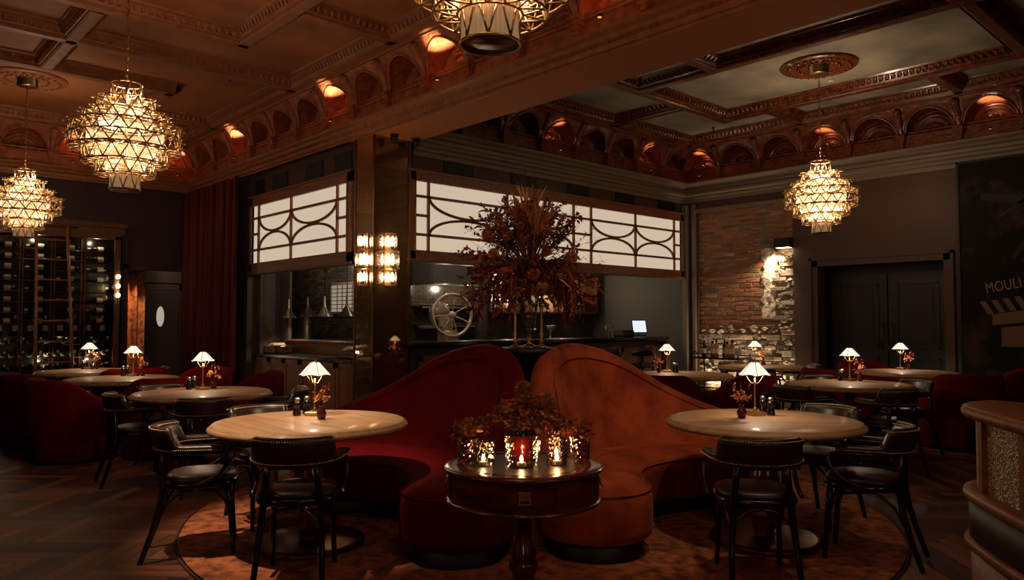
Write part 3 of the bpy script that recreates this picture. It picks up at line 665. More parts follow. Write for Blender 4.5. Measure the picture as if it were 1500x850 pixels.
# ---- curved booth sofa built around its table
def make_sofa(name,lab,cx,cy,side,m):
    t=thing(name,lab,'sofa',(cx-.05,cy-.055,.016))
    conv=(lambda a:a) if side>0 else (lambda a:272.4-a)
    a0,a1=-122,-224; rc,h=1.03,.345
    def outline(hw,n=44,c=12):
        pts=[]
        for i in range(n+1):
            a=math.radians(conv(a0+(a1-a0)*i/n)); pts.append((math.cos(a)*(rc+hw),math.sin(a)*(rc+hw)))
        def cap(aa,dirn):
            a=math.radians(conv(aa)); P=[]; cx_,cy_=math.cos(a)*rc,math.sin(a)*rc
            tx,ty=math.cos(math.radians(conv(aa+dirn*90))) ,math.sin(math.radians(conv(aa+dirn*90)))
            for j in range(1,c):
                q=PI*j/c; P.append((cx_+math.cos(q)*hw*math.cos(a)+math.sin(q)*hw*tx, cy_+math.cos(q)*hw*math.sin(a)+math.sin(q)*hw*ty))
            return P
        pts+=cap(a1,-1)
        for i in range(n+1):
            a=math.radians(conv(a1+(a0-a1)*i/n)); pts.append((math.cos(a)*(rc-hw),math.sin(a)*(rc-hw)))
        P=cap(a0,1); P.reverse(); pts+=P
        return pts
    o=MB(); o.grid([[p+(z,) for p in outline(hw)] for hw,z in ((.29,.0),(.29,.11),(.26,.115))],closedv=True); obj('plinth',o,M['plinth'],t)
    o=MB(); o.grid([[p+(z,) for p in outline(hw)] for hw,z in ((.25,.105),(.325,.105),(.338,.12),(.345,.16),(.348,.25),(.345,.33),(.332,.375),(.31,.395),(.26,.412),(.18,.424),(.10,.428),(.002,.428))],closedv=True); obj('seat',o,m,t)
    o=MB(); ol=[p+(.380,) for p in outline(.334)]; o.tube(ol,.006,5,closed=True); obj('seat_piping',o,m,t)
    tops=[(-139,.50),(-140.5,.78),(-142.5,.92),(-146,1.04),(-151,1.125),(-158,1.185),(-166,1.205),(-174,1.195),(-184,1.15),(-192,1.08),(-201,.965),(-210,.845),(-220,.74),(-230,.66),(-236,.60),(-240,.47)]
    sh=6 if side>0 else 3; mp=lambda q:q-sh*max(0,min(1,(q+236)/80)); tops=[(mp(q),z) for q,z in tops]
    def top(a):
        for (x0,z0),(x1,z1) in zip(tops,tops[1:]):
            if x1<=a<=x0: k=(x0-a)/(x0-x1); return z0+(z1-z0)*k
        return tops[-1][1]
    angs=[mp(q) for q in [-139,-139.6,-140.5,-141.5,-142.5,-144,-146]+[-148.5-2.75*i for i in range(32)]]+[-236,-238,-239.4,-240]
    rows=[];pip=[];pip2=[]
    for i,a in enumerate(angs):
        A=math.radians(conv(a)); x,y=math.cos(A),math.sin(A); z=top(a); H=z-.40
        ed=min(1,abs(a+sh+139)/5+.12) if a>-146-sh else (min(1,abs(a+240)/5+.15) if a<-235 else 1)
        th=.075*ed; mid=1.325
        lean=.10
        row=[]
        for q,k in ((-1.35,0),(-1.15,.25),(-1,.55),(-.95,.85),(-.7,.965),(0,1.0),(.7,.965),(.95,.85),(1,.55),(1,.25),(1,0)):
            row.append((x*(mid+q*th+lean*(k-.2)*min(1,H/.6)),y*(mid+q*th+lean*(k-.2)*min(1,H/.6)),.40+H*k))
        rows.append(row)
        k=.9
        if a>-234 and i>4:
            kk=.87 if a<-150-sh else .80; rr=mid-.97*th+lean*(kk-.2)*min(1,H/.6)-.004
            pip.append((x*rr,y*rr,.40+H*kk-(.0)))
    o=MB(); o.grid(rows); o.add(rows[0],[tuple(range(10,-1,-1))]); o.add(rows[-1],[tuple(range(11))])
    # outer skirt of the back down to the plinth
    sk=[]
    for a in angs[4:]:
        A=math.radians(conv(a)); x,y=math.cos(A),math.sin(A); sk.append([(x*1.37,y*1.37,.12),(x*1.385,y*1.385,.3),(x*1.39,y*1.39,.42)])
    o.grid(sk)
    obj('backrest',o,m,t)
    pp=[]
    a=math.radians(conv(-151)); 
    low=[]
    for kk in (.1,.3,.5,.65):
        aa=-148.2-sh; A=math.radians(conv(aa)); rr=1.325-.08+.1*(kk-.2)-.006; low.append((math.cos(A)*rr,math.sin(A)*rr,.40+(top(aa)-.40)*kk))
    o=MB(); o.tube(low+pip[2:],.006,5); obj('back_piping',o,m,t)
    return t
make_sofa('curved_sofa','crimson velvet curved sofa with swooping high back behind the near left table',-4.32,2.29,-1,M['velvet'])
make_sofa('curved_sofa','rust orange velvet curved sofa with swooping high back behind the near right table',-2.44,4.42,1,M['rust'])
# ---- tables and what stands on them
TAB={
 'a':((-4.32,2.29),'before the crimson sofa',[(-4.55,2.44)],[(-4.60,2.34),(-4.66,2.44)],(-4.33,2.37)),
 'b':((-2.44,4.42),'before the rust sofa',[(-2.58,4.57)],[(-2.50,4.63),(-2.60,4.71)],(-2.56,4.37)),
 'c':((-6.89,2.59),'amid leather armchairs, middle of the left row',[(-7.11,2.67)],[(-7.18,2.57),(-7.27,2.65)],(-7.11,2.77)),
 'd':((-9.14,2.55),'amid tub chairs before the red curtain',[(-9.40,2.73)],[(-9.46,2.64),(-9.54,2.71)],(-9.35,2.82)),
 'e':((-10.83,2.60),'closest to the wine cabinet',[(-11.12,2.69)],[(-11.16,2.63),(-11.26,2.70)],(-11.08,2.77)),
 'f':((-3.32,7.76),'in the middle of the right row',[(-3.47,8.11)],[(-3.54,8.04),(-3.57,8.15)],(-3.37,8.13)),
 'g':((-3.62,10.12),'closest to the black double doors',[(-3.83,10.50)],[],(-3.75,10.58)),
 'h':((-5.28,7.68),'beside the bar counter end',[(-5.62,7.84)],[(-5.52,7.85),(-5.44,7.78)],(-5.64,7.70)),
 'i':((-5.45,9.85),'in front of the lit brick wall',[(-5.62,9.97)],[],(-5.55,10.08)),
}
T0=make_table('x');L0=make_lamp('x');MI0=make_mill('x');VZ=[make_vase('x',k) for k in range(3)]
first=True
for n,(k,(c,where,lamps,mills,vz)) in enumerate(TAB.items()):
    def put(p0,used,*a,**kw):
        if used: return dup(p0,*a,**kw)
        p0.location=a[0]; p0.rotation_euler=(0,0,kw.get('rz',0)); p0['label']=kw['label']; 
        if kw.get('group'): p0['group']=kw['group']
        return p0
    zt=.75
    put(T0,n>0,(c[0],c[1],0.016 if k in 'ab' else 0),rz=n*.7,label='round oak pedestal table '+where)
    for p in lamps: put(L0,n>0,(p[0],p[1],zt+(.016 if k in'ab' else 0)),rz=.8+n*.4,label='glowing brass lamp on the table '+where)
    for q,p in enumerate(mills): put(MI0,n>0 or q>0,(p[0],p[1],zt+(.016 if k in'ab' else 0)),label=('nearer black pepper mill on the table ' if q==0 else 'further black pepper mill on the table ')+where)
    put(VZ[n%3],n>2,(vz[0],vz[1],zt+(.016 if k in'ab' else 0)),rz=n*1.1,label='ruby bud vase with dried flowers on table '+where)
    p=lamps[0]; point('lamp_bulb_light',(p[0],p[1],zt+.285),5.5,(1,.75,.50),.02)
# ---- chairs
def facing(f): return math.atan2(f[1],f[0])-PI/2
CH=[((-3.81,1.95),(-.74,.55),'seen from behind before the crimson sofa table',.016),
 ((-4.67,1.74),(.40,.92),'seen side-on, left of the crimson sofa table',0.0),
 ((-5.02,2.33),(1,-.05),'facing the viewer behind the crimson sofa table',.016),
 ((-2.12,3.74),(-.65,.76),'seen from behind before the rust sofa table',.016),
 ((-1.86,4.55),(-.95,-.25),'seen side-on, right of the rust sofa table',.016),
 ((-2.42,5.14),(-.05,-1),'facing the viewer behind the rust sofa table',.016),
 ((-7.05,2.09),(.12,1),'side-on at the left row middle table, near left side',0),
 ((-6.30,2.38),(-.95,.3),'with back turned at the left row middle table',0),
 ((-6.60,3.17),(-.45,-.9),'between left row middle table and panelled counter',0),
 ((-7.56,2.50),(1,.05),'on the wine cabinet side of the left row middle table',0),
 ((-10.9,1.9),(-.3,.9),'with back turned at the table closest to the wine cabinet',0),
 ((-10.75,3.3),(-.5,-.85),'beside the red curtain at the table by the wine cabinet',0),
 ((-3.50,7.10),(.2,.98),'on the near left side of the right row middle table',0),
 ((-2.80,7.34),(-.85,.5),'on the near right side of the right row middle table',0),
 ((-3.02,8.40),(-.4,-.9),'facing the viewer behind the right row middle table',0),
 ((-3.84,8.36),(1,-.6),'on the bar side of the right row middle table',0),
 ((-5.12,9.20),(-.4,.9),'with back turned at the brick wall table',0),
 ((-5.2,10.5),(-.6,-.8),'on the far side of the brick wall table',0),
 ((-6.02,10.15),(.9,-.5),'by the drinks cart at the brick wall table',0)]
C0=make_chair('x')
for i,(p,f,lab,z) in enumerate(CH):
    lab='leather bentwood armchair '+lab
    if i==0: C0.location=(p[0],p[1],z); C0.rotation_euler=(0,0,facing(f)); C0['label']=lab
    else: dup(C0,(p[0],p[1],z),facing(f),lab)
TU=[((-8.70,1.95),(-.15,.98),'with an arched base gap, nearest in the left row'),
 ((-9.88,1.93),(-.1,.95),'half hidden behind the one with the base gap'),
 ((-8.24,2.74),(-1,.1),'right of its table, behind the leather armchairs'),
 ((-10.09,2.91),(-1,0),'between the two tables by the wine cabinet'),
 ((-9.35,3.42),(.2,-1),'against the red curtain behind its table'),
 ((-8.40,3.64),(-.6,-.8),'at the curtain edge by the panelled counter'),
 ((-2.80,9.35),(-.72,.66),'back to the viewer before the double doors'),
 ((-2.72,10.45),(-1,-.2),'under the big dark mural'),
 ((-4.08,9.20),(.35,.9),'left of the table closest to the double doors'),
 ((-4.35,10.85),(.9,-.4),'far behind the table closest to the double doors'),
 ((-4.50,7.60),(-1,-.1),'with swooping arm by the bar counter end table'),
 ((-4.98,6.85),(-.3,.95),'half hidden behind the rust sofa')]
U0=make_tub('x')
for i,(p,f,lab) in enumerate(TU):
    lab='crimson tub chair '+lab
    if i==0: U0.location=(p[0],p[1],0); U0.rotation_euler=(0,0,facing(f)); U0['label']=lab
    else: dup(U0,(p[0],p[1],0),facing(f),lab)
# ---- drum table in front
t=thing('drum_table','mahogany drum table holding lit crystal glasses in front of the sofas','table',(-2.40,2.29,.016))
t.rotation_euler=(0,0,facing((.734,-.679))+PI)   # drawer faces the viewer along -Y local
o=MB(); o.lathe([(.001,.748),(.26,.748)],64,cap=False); obj('leather_inset',o,M['leather'],t)
o=MB(); o.lathe([(.262,.748),(.262,.7505),(.30,.7505),(.335,.750),(.344,.745),(.346,.738),(.342,.731),(.334,.727),(.001,.727)],72,cap=False); obj('tabletop',o,M['mahog'],t)
o=MB(); o.lathe([(.326,.728),(.326,.612)],72,cap=False); o.lathe([(.326,.612),(.334,.608),(.336,.603),(.330,.598),(.001,.598)],72,cap=False)
for k in range(8):
    a=2*PI*k/8+PI/8-PI/2; o.box((math.cos(a)*.327,math.sin(a)*.327,.67),(.006,.006,.115),None)
obj('apron',o,M['mahog'],t)
o=MB(); o.lathe([(.337,.6035),(.3385,.601),(.337,.598)],72,cap=False); obj('brass_rim',o,M['brassd'],t)
for k in range(4):
    a=-PI/2+k*PI/2; d=MB(); P=[]
    for zz in (.622,.715): P.append([(math.cos(a+(i-6)*.055)*.3285,math.sin(a+(i-6)*.055)*.3285,zz) for i in range(13)])
    d.grid(P); dr=obj('drawer',d,M['mahog'],t)
    h=MB(); c,s=math.cos(a),math.sin(a); Mx=Matrix.Translation((c*.331,s*.331,.668))@Matrix.Rotation(a+PI/2,4,'Z')
    h.bx(-.024,.024,-.002,.002,-.004,.028,Mx); h.tube([(-.021,-.004,.010),(-.021,-.010,-.016),(.021,-.010,-.016),(.021,-.004,.010)],.0028,6,Mx); h.bx(-.027,.027,-.003,.001,.024,.03,Mx); obj('handle',h,M['brass'],dr)
o=MB(); o.lathe([(.09,.598),(.06,.58),(.042,.55),(.036,.50),(.038,.44),(.045,.40),(.058,.375),(.060,.36),(.048,.345),(.062,.325),(.064,.30),(.050,.275),(.046,.255),(.062,.235),(.070,.20),(.070,.17),(.05,.15),(.02,.14)],24,cap=False); obj('column',o,M['mahog'],t)
for k in range(4):
    a=PI/4+k*PI/2; c,s=math.cos(a),math.sin(a)
    o=MB(); o.tube([(c*r,s*r,z) for r,z in ((.04,.20),(.09,.205),(.15,.17),(.21,.10),(.26,.055),(.30,.045))],[.028,.026,.022,.018,.016,.014],8); lg=obj('leg',o,M['mahog'],t)
    o=MB(); o.tube([(c*r,s*r,z) for r,z in ((.285,.044),(.33,.036),(.345,.022))],[.017,.017,.008],8); o.sphere((c*.33,s*.33,.016),.016,8,6); obj('brass_foot',o,M['brass'],lg)
# crystal glasses
def crystal(name,lab,p,r,h,m,cand,seed,grp='cut crystal glasses on the drum table'):
    t=thing(name,lab,'candle holder' if cand else 'vase',(p[0],p[1],.752),0,grp)
    o=MB(); n=24; P=[]
    for k in range(9):
        z=h*k/8; rr=r*(.94+.06*k/8)
        P.append([(rr*(1+(.03 if (i+k)%2 else -.015))*math.cos(2*PI*i/n),rr*(1+(.03 if (i+k)%2 else -.015))*math.sin(2*PI*i/n),z) for i in range(n)])
    o.grid(P,closedv=True,flat=True); o.lathe([(.001,.0),(r*.9,.0)],n,cap=False); o.lathe([(.001,.012),(r*.9,.012)],n,cap=False)
    o.grid([[(r*.93*math.cos(2*PI*i/n),r*.93*math.sin(2*PI*i/n),z) for i in range(n)] for z in (.012,h)],closedv=True)
    obj('glass_body',o,m,t)
    if cand:
        o=MB(); o.lathe([(.020,.013),(.020,.030),(.001,.030)],14,cap=False); obj('tealight',o,M['white'],t)
        o=MB(); o.lathe([(.001,.030),(.006,.036),(.0085,.043),(.005,.052),(.001,.060)],10,cap=False); obj('flame',o,M['flame'],t)
        point('candle_light',(p[0],p[1],.752+.085),.3,(1,.55,.22),.012)
    return t
crystal('candle_glass','lit crystal candle glass on the drum table, left front',(-2.488,2.135),.047,.115,M['crystal'],True,1)
crystal('candle_bowl','widest lit crystal candle bowl at the middle front of the drum table',(-2.36,2.24),.072,.145,M['crystal'],True,2)
crystal('candle_glass','lit crystal candle glass on the drum table, right front',(-2.285,2.38),.045,.115,M['crystal'],True,3)
crystal('candle_glass','lit crystal candle glass behind the right front one on the drum table',(-2.395,2.49),.042,.15,M['crystal'],True,4)
va=crystal('crystal_vase','ruby cut glass vase with tan flowers at the left of the drum table',(-2.60,2.14),.047,.12,M['redcrystal'],False,5)
vb=crystal('crystal_vase','ruby cut glass vase with drooping sprigs at the right of the drum table',(-2.29,2.535),.045,.12,M['redcrystal'],False,6)
def bouquet(t,seed,base,n,hz,spread,cols,ll,heads=(),sprigs=0):
    rr=random.Random(seed); b=MB(); s=MB()
    flowers(b,s,base,n,hz,spread,rr,cols,ll)
    obj('blossom',b,M['petal'],t)
    if sprigs:
        f=MB()
        for i in range(sprigs):
            a=rr.uniform(0,6.28); L=spread*rr.uniform(.9,1.5); pts=[V(base)+V((math.cos(a)*L*q,math.sin(a)*L*q,hz*(1.0*q-.75*q*q)*1.6)) for q in (0,.25,.5,.75,1)]
            s.tube(pts,.0015,3)
            for p,q in zip(pts[1:],pts[2:]+[pts[-1]]):
                for j in range(6): f.leaf(p.lerp(q,j/6),(rr.uniform(-1,1),rr.uniform(-1,1),rr.uniform(-.6,.8)),.035*rr.uniform(.6,1.2),.008,.5,rr.choice([(1,1,1,1),(.5,.45,.4,1),(.7,.5,.4,1)]))
        obj('foliage',f,M['foliage'],t)
    obj('stem',s,M['stemm'],t)
    for k,(hp,hr) in enumerate(heads):
        h=MB()
        for i in range(260):
            z=1-2*(i+.5)/260; ph=i*2.39996; q=math.sqrt(1-z*z); d=V((q*math.cos(ph),q*math.sin(ph),z)); h.leaf(V(hp)+d*hr*.6,d,hr*.5,hr*.09,.1,rr.choice([(1,1,1,1),(.7,.6,.5,1),(.9,.8,.6,1)]))
        h.sphere(hp,hr*.75,10,8,tint=(.6,.5,.4,1)); obj('flower_head',h,M['petal'],t)
bouquet(va,11,(0,0,.10),34,.09,.075,[(.95,.85,.6,1),(.8,.65,.5,1),(.7,.35,.3,1)],.03,sprigs=4)
bouquet(vb,12,(0,0,.10),14,.08,.07,[(.6,.3,.25,1),(.7,.45,.3,1)],.03,sprigs=9)
fa=thing('flower_bowl_arrangement','low dried flower arrangement rising behind the candles on the drum table','flowers',(-2.45,2.335,.752))
o=MB(); o.lathe([(.05,0),(.075,.03),(.08,.10),(.07,.13)],24,cap=False); o.lathe([(.001,.002),(.05,.002)],24,cap=False); obj('bowl',o,M['redglass'],fa)
bouquet(fa,13,(0,0,.12),110,.17,.17,[(.45,.26,.2,1),(.6,.38,.28,1),(.9,.65,.5,1),(.35,.18,.13,1)],.034,heads=[((-.02,.02,.33),.038),((.075,.075,.27),.045),((-.005,.05,.24),.03)],sprigs=22)
# ---- booth counter at the right
bc=thing('curved_partition','curved wooden booth partition with gold glass panels at the right edge','partition',(0,0,0))
P0=[(x+.03,y+.03) for x,y in [(-.98,3.66),(-1.02,3.52),(-1.0,3.40),(-.93,3.28),(-.80,3.10),(-.55,2.78),(-.25,2.40),(.1,1.95)]]
def offs(P,d):
    out=[]
    for i,p in enumerate(P):
        a=V(P[max(0,i-1)]+(0,));b=V(P[min(len(P)-1,i+1)]+(0,)); tt=(b-a).normalized(); nn=V((tt.y,-tt.x,0))
        out.append((p[0]+nn.x*d,p[1]+nn.y*d))
    return out
def strip(mb,P,prof):   # profile (d,z) closed
    rows=[[q+(z,) for q in offs(P,d)] for d,z in prof]
    mb.grid(rows,closedu=True,flat=True)
def band(P,d0,d1,z0,z1,r=.0):
    mb=MB()
    if r: prof=[(d0+r,z0),(d1-r,z0),(d1-r*.3,z0+r*.3),(d1,z0+r),(d1,z1-r),(d1-r*.3,z1-r*.3),(d1-r,z1),(d0+r,z1),(d0+r*.3,z1-r*.3),(d0,z1-r),(d0,z0+r),(d0+r*.3,z0+r*.3)]
    else: prof=[(d0,z0),(d1,z0),(d1,z1),(d0,z1)]
    rows=[[q+(z,) for q in offs(P,d)] for d,z in prof]
    mb.grid(rows,closedu=True)
    return mb
# finer path
def fine(P,n=6):
    out=[]
    for i in range(len(P)-1):
        p0=V(P[max(0,i-1)]);p1=V(P[i]);p2=V(P[i+1]);p3=V(P[min(len(P)-1,i+2)])
        for j in range(n):
            q=j/n; x=.5*((2*p1)+(p2-p0)*q+(2*p0-5*p1+4*p2-p3)*q*q+(3*p1-p0-3*p2+p3)*q**3); out.append((x.x,x.y))
    return out+[P[-1]]
FP=fine(P0)
obj('top_rail',band(FP,-.16,.05,1.0,1.05,.02),M['oakdark'],bc)
obj('middle_rail',band(FP,-.04,.05,.675,.725,.02),M['oakdark'],bc)
obj('lower_rail',band(FP,-.04,.05,.49,.53,.015),M['oakdark'],bc)
obj('kick_panel',band(FP,-.03,.03,.53,.675),M['walldark'],bc)
obj('base_panel',band(FP,-.03,.025,0,.49),M['oakdark'],bc)
obj('inner_back',band(FP,-.16,-.08,.40,.99,.03),M['redleather'],bc)
import bisect
acc=[0]
for a,b_ in zip(FP,FP[1:]): acc.append(acc[-1]+math.dist(a,b_))
def along(d):
    i=min(len(FP)-2,max(0,bisect.bisect(acc,d)-1)); k=(d-acc[i])/(acc[i+1]-acc[i]); a,b_=V(FP[i]),V(FP[i+1]); p=a.lerp(b_,k); return p,(b_-a).normalized()
d=.05; k=0
while d<acc[-1]-.1:
    p,tt=along(d); q=MB(); Mx=Matrix.Translation((p.x,p.y,.8625))@Matrix.Rotation(math.atan2(tt.y,tt.x),4,'Z'); q.bx(-.02,.02,-.02,.014,-.14,.14,Mx); obj('post',q,M['oakdark'],bc)
    d2=min(d+.34,acc[-1]); pts=[along(d+.02+(d2-d-.04)*j/4)[0] for j in range(5)]
    q=MB(); q.grid([[(x.x,x.y,z) for x in pts] for z in (.72,1.0)]); obj('gold_glass_panel',q,M['glitter'],bc)
    d=d2; k+=1
# ================================================================ BAR, FIXTURES, DECOR
# ---- illuminated screens (wooden canopies with ribbed glass)
def screen(name,lab,o,al,nr,Lg,z0,z1,splits,depth,ztop,zbot,arcs):
    """o: corner on the front plane, al: along, nr: out of the wall"""
    t=thing(name,lab,'lit screen',o)
    al=V(al);nr=V(nr); Mx=Matrix(((al.x,nr.x,0,0),(al.y,nr.y,0,0),(0,0,1,0),(0,0,0,1)))
    f=MB(); m=.10
    for a,b_,c,e in ((-m,Lg+m,ztop,z1),(-m,Lg+m,z0,zbot),(-m,0,z0,z1),(Lg,Lg+m,z0,z1)): f.bx(a,b_,-depth,0,c,e,Mx)
    for a,b_,c,e in ((-m,Lg+m,ztop,z1),(-m,Lg+m,z0,zbot)): 
        f.bx(a-.015,b_+.015,-.01,.018,z1-.03 if c==ztop else z0,z1 if c==ztop else z0+.03,Mx)
    for a,b_,c,e in ((-.02,Lg+.02,ztop-.012,ztop),(-.02,Lg+.02,zbot,zbot+.012),(-.012,0,zbot,ztop),(Lg,Lg+.012,zbot,ztop)): f.bx(a,b_,-.03,.012,c,e,Mx)
    obj('frame',f,M['screenwood'],t)
    s=MB(); s.bx(-m,Lg+m,-depth,0,z0-.012,z0,Mx); obj('underside_board',s,M['cornR'],t)
    p=MB(); n=int(Lg/.022); rows=[]
    for i in range(n+1): rows.append([(Lg*i/n,-.028+(.004 if i%2 else -.004),z) for z in (zbot,ztop)])
    p.grid(rows,Mx,flat=True); obj('glass_pane',p,M['panelglow'],t)
    b=MB(); H=ztop-zbot; w_=.034
    for x in splits: b.bx(x-w_/2,x+w_/2,-.024,.004,zbot,ztop,Mx)
    for fz in (.235,.775):
        b.bx(0,Lg,-.024,.004,zbot+H*fz-w_/2,zbot+H*fz+w_/2,Mx)
    for a,e in arcs['short']: b.bx(a,e,-.024,.004,zbot+H*.505-w_/2,zbot+H*.505+w_/2,Mx)
    for a,e in arcs['arc']:
        zA,zB=zbot+H*.235,zbot+H*.775; mid=(zA+zB)/2; wd=(e-a)/2-w_/2; c=(a+e)/2
        for sg,zb in ((1,zA),(-1,zB)):
            b.tube([(c-wd*math.cos(PI*i/24),-.012,zb+sg*(mid-zA-.012)*math.sin(PI*i/24)) for i in range(25)],.0165,4,Mx,sec=[(-1.0,-.7),(1.0,-.7),(1.0,.7),(-1.0,.7)])
    obj('muntins',b,M['screenwood'],t)
    return t
# long screen over the bar, front plane x=-7.74, y 5.52..11.25
Ls=11.25-5.52
def px_fracs(): pass
S1=.20; S2=3.04; 
screen('lit_bar_screen','long lit ribbed glass screen in a walnut canopy above the bar',(XB,5.52,0),(0,1,0),(1,0,0),Ls,2.14,3.30,[.20,1.56,2.93,3.33,4.44,5.53],.16,3.165,2.265,
  {'short':[(0,.20),(2.93,3.33),(5.53,Ls)],'arc':[(.20,1.56),(1.56,2.93),(3.33,4.44),(4.44,5.53)]})
Ls2=11.16-8.36
screen('lit_counter_screen','short lit ribbed glass screen beside the red curtain',(-11.16,YB,0),(1,0,0),(0,-1,0),Ls2,2.10,3.29,[.22,1.27,2.55],.1,3.145,2.25,
  {'short':[(0,.22),(2.55,Ls2)],'arc':[(.22,1.27),(1.27,2.55)]})
# ---- crystal sconces on the pillar, plus two added behind the viewer for fill
M['bulb2']=emat('sconce bulb',(1,.80,.55,1),40,False)
M['rodglow']=emat('lit crystal rod',(1,.74,.46,1),2.2,False)
def sconce(lab,loc,rz):
    t=thing('wall_sconce',lab,'wall light',loc,rz,'crystal rod sconces')   # local -Y faces out
    b=MB(); b.bx(-.05,.05,-.012,0,-.32,.32); obj('back_plate',b,M['brass'],t)
    for k,(z0,z1,r) in enumerate(((.115,.315,.105),(-.115,.105,.135),(-.315,-.125,.105))):
        rings=MB(); 
        for zz in (z0,z1): rings.tube([(r*math.cos(PI+PI*i/14),-.012-r*.8*math.sin(PI*i/14),zz) for i in range(15)],.006,5)
        tr=obj('tier_frame',rings,M['brass'],t)
        g=MB()
        for i in range(13):
            a=PI*i/12; x,y=-r*math.cos(a),-.012-r*.8*math.sin(a)
            g.lathe([(.010,z0+.004),(.012,z0+.012),(.012,z1-.012),(.010,z1-.004)],6,(x,y,0))
        obj('crystal_rods',g,M['crystal'],tr)
        q=MB()
        for x in (-.035,.035): q.lathe([(.001,z0+.05),(.014,z0+.06),(.018,(z0+z1)/2),(.012,z1-.05),(.001,z1-.03)],10,(x,-.055,0),cap=False)
        obj('bulb',q,M['bulb2'],tr)
        p=V((0,-.06,(z0+z1)/2)); p.rotate(Matrix.Rotation(rz,3,'Z')); point('sconce_light',V(loc)+p,5.0 if loc[1]>0 else 9.0,(1,.66,.36),.03)

sconce('tall three tier crystal sconce on the left face of the mirror pillar',(-7.90,YB+.008,2.13),0)
sconce('tall three tier crystal sconce on the right face of the mirror pillar',(-7.748,5.11,2.13),PI/2)
sconce('tall crystal sconce on the near wall behind the viewer, left of two',(-3.2,YN+.005,2.1),PI)
sconce('tall crystal sconce on the near wall behind the viewer, right of two',(.9,YN+.005,2.1),PI)
# spotlights beside the pillar head
for i,(y,lab) in enumerate(((5.10,'nearer the viewer'),(5.42,'further from the viewer'))):
    t=thing('ceiling_spotlight','small black spotlight under the beam at the pillar head, '+lab,'spotlight',(-7.60,y,ZS))
    o=MB(); o.lathe([(.055,0),(.055,-.02),(.05,-.022)],16); obj('mount',o,M['screenbody'],t)
    o=MB(); o.lathe([(.045,-.02),(.048,-.05),(.04,-.085),(.025,-.088)],16); o.sphere((0,0,-.085),.026,10,6); obj('lens_housing',o,M['screenbody'],t)
# ---- bar counter
t=thing('bar_counter','long dark bar counter under the lit screen','bar',(0,0,0))
o=MB(); o.bx(-8.15,-7.70,5.44,10.62,.0,1.05); obj('body',o,M['walldark'],t)
for k in range(9):
    y0=5.5+k*.565; o=MB(); o.bx(-7.70,-7.685,y0+.03,y0+.535,.15,.95)
    for a,b_,c,e in ((y0+.03,y0+.09,.15,.95),(y0+.475,y0+.535,.15,.95),(y0+.03,y0+.535,.15,.22),(y0+.03,y0+.535,.88,.95)): o.bx(-7.69,-7.672,a,b_,c,e)
    obj('front_panel',o,M['walnut'],t)
o=MB(); o.rbox((-7.9,8.03,1.095),(.62,5.26,.05),.012); obj('counter_top',o,M['marble'],t)
o=MB(); o.tube([(-7.56,5.5,.22),(-7.56,10.6,.22)],.02,8); obj('foot_rail',o,M['brassd'],t)
o=MB(); o.bx(-8.15,-7.62,10.62,10.72,0,1.05); obj('end_panel',o,M['walnut'],t)
# bar stools whose backs peep over the sofas
def make_stool(lab):
    t=thing('bar_stool',lab,'bar stool',(0,0,0),0,'dark leather bar stools at the bar')
    o=MB(); o.lathe([(.001,.74),(.16,.735),(.185,.72),(.185,.69),(.16,.68),(.001,.68)],28,cap=False); obj('seat',o,M['leather'],t)
    o=MB(); rows=[]
    for i in range(25):
        a=PI+PI*i/24; k=math.sin(PI*i/24); x,y=.20*math.cos(a),.20*math.sin(a)
        rows.append([(x*.94,y*.94,.86),(x*.94,y*.94,.90+.11*k),(x,y,.915+.11*k),(x*1.08,y*1.08,.90+.11*k),(x*1.08,y*1.08,.86)])
    o.grid(rows,closedv=True); obj('backrest',o,M['leather'],t)
    for sx in(-1,1):
        for sy in(-1,1):
            o=MB(); o.tube([(sx*.13,sy*.13,.69),(sx*.15,sy*.15,.4),(sx*.19,sy*.19,0)],[.017,.016,.013],8); obj('leg',o,M['black'],t)
    for sx in (-1,1):
        o=MB(); o.tube([(sx*.14,-.10,.69),(sx*.17,-.13,.80),(sx*.175,-.12,.88)],.012,6); obj('back_post',o,M['black'],t)
    o=MB(); o.ring((0,0,.25),.235,.009,28,6); obj('foot_ring',o,M['brassd'],t)
    return t
s0=make_stool('dark leather bar stool at the bar, nearest the mirror pillar'); s0.location=(-7.15,6.05,0); s0.rotation_euler=(0,0,PI/2)
for y,lab in ((6.85,'second from the mirror pillar'),(7.65,'third from the mirror pillar'),(8.5,'fourth from the mirror pillar'),(9.3,'closest to the counter end lamp')): dup(s0,(-7.15,y,0),PI/2,'dark leather bar stool at the bar, '+lab)
# till tablet
t=thing('till_tablet','glowing tablet till standing on the bar counter end','tablet',(-8.05,10.42,1.12))
o=MB(); o.rbox((0,0,.012),(.18,.2,.024),.006); o.tube([(0,0,.02),(-.02,0,.10)],.016,8); obj('stand',o,M['screenbody'],t)
Mx=Matrix.Translation((0.01,0,.17))@Matrix.Rotation(-.35,4,'Z')@Matrix.Rotation(PI/2-.22,4,'Y')
o=MB(); o.rbox((0,0,0),(.235,.30,.014),.006,Mx); obj('bezel',o,M['screenbody'],t)
o=MB(); o.bx(-.10,.10,-.13,.13,.0075,.009,Mx); obj('display',o,M['screen'],t)
t=thing('receipt_printer','squat black printer beside the tablet till','printer',(-8.08,10.05,1.12))
o=MB(); o.rbox((0,0,.055),(.24,.30,.11),.02); obj('case',o,M['screenbody'],t)
o=MB(); o.bx(.0,.121,-.1,.1,.085,.09); o.bx(.02,.10,-.08,.08,.11,.113); obj('paper_slot',o,M['vent'],t)
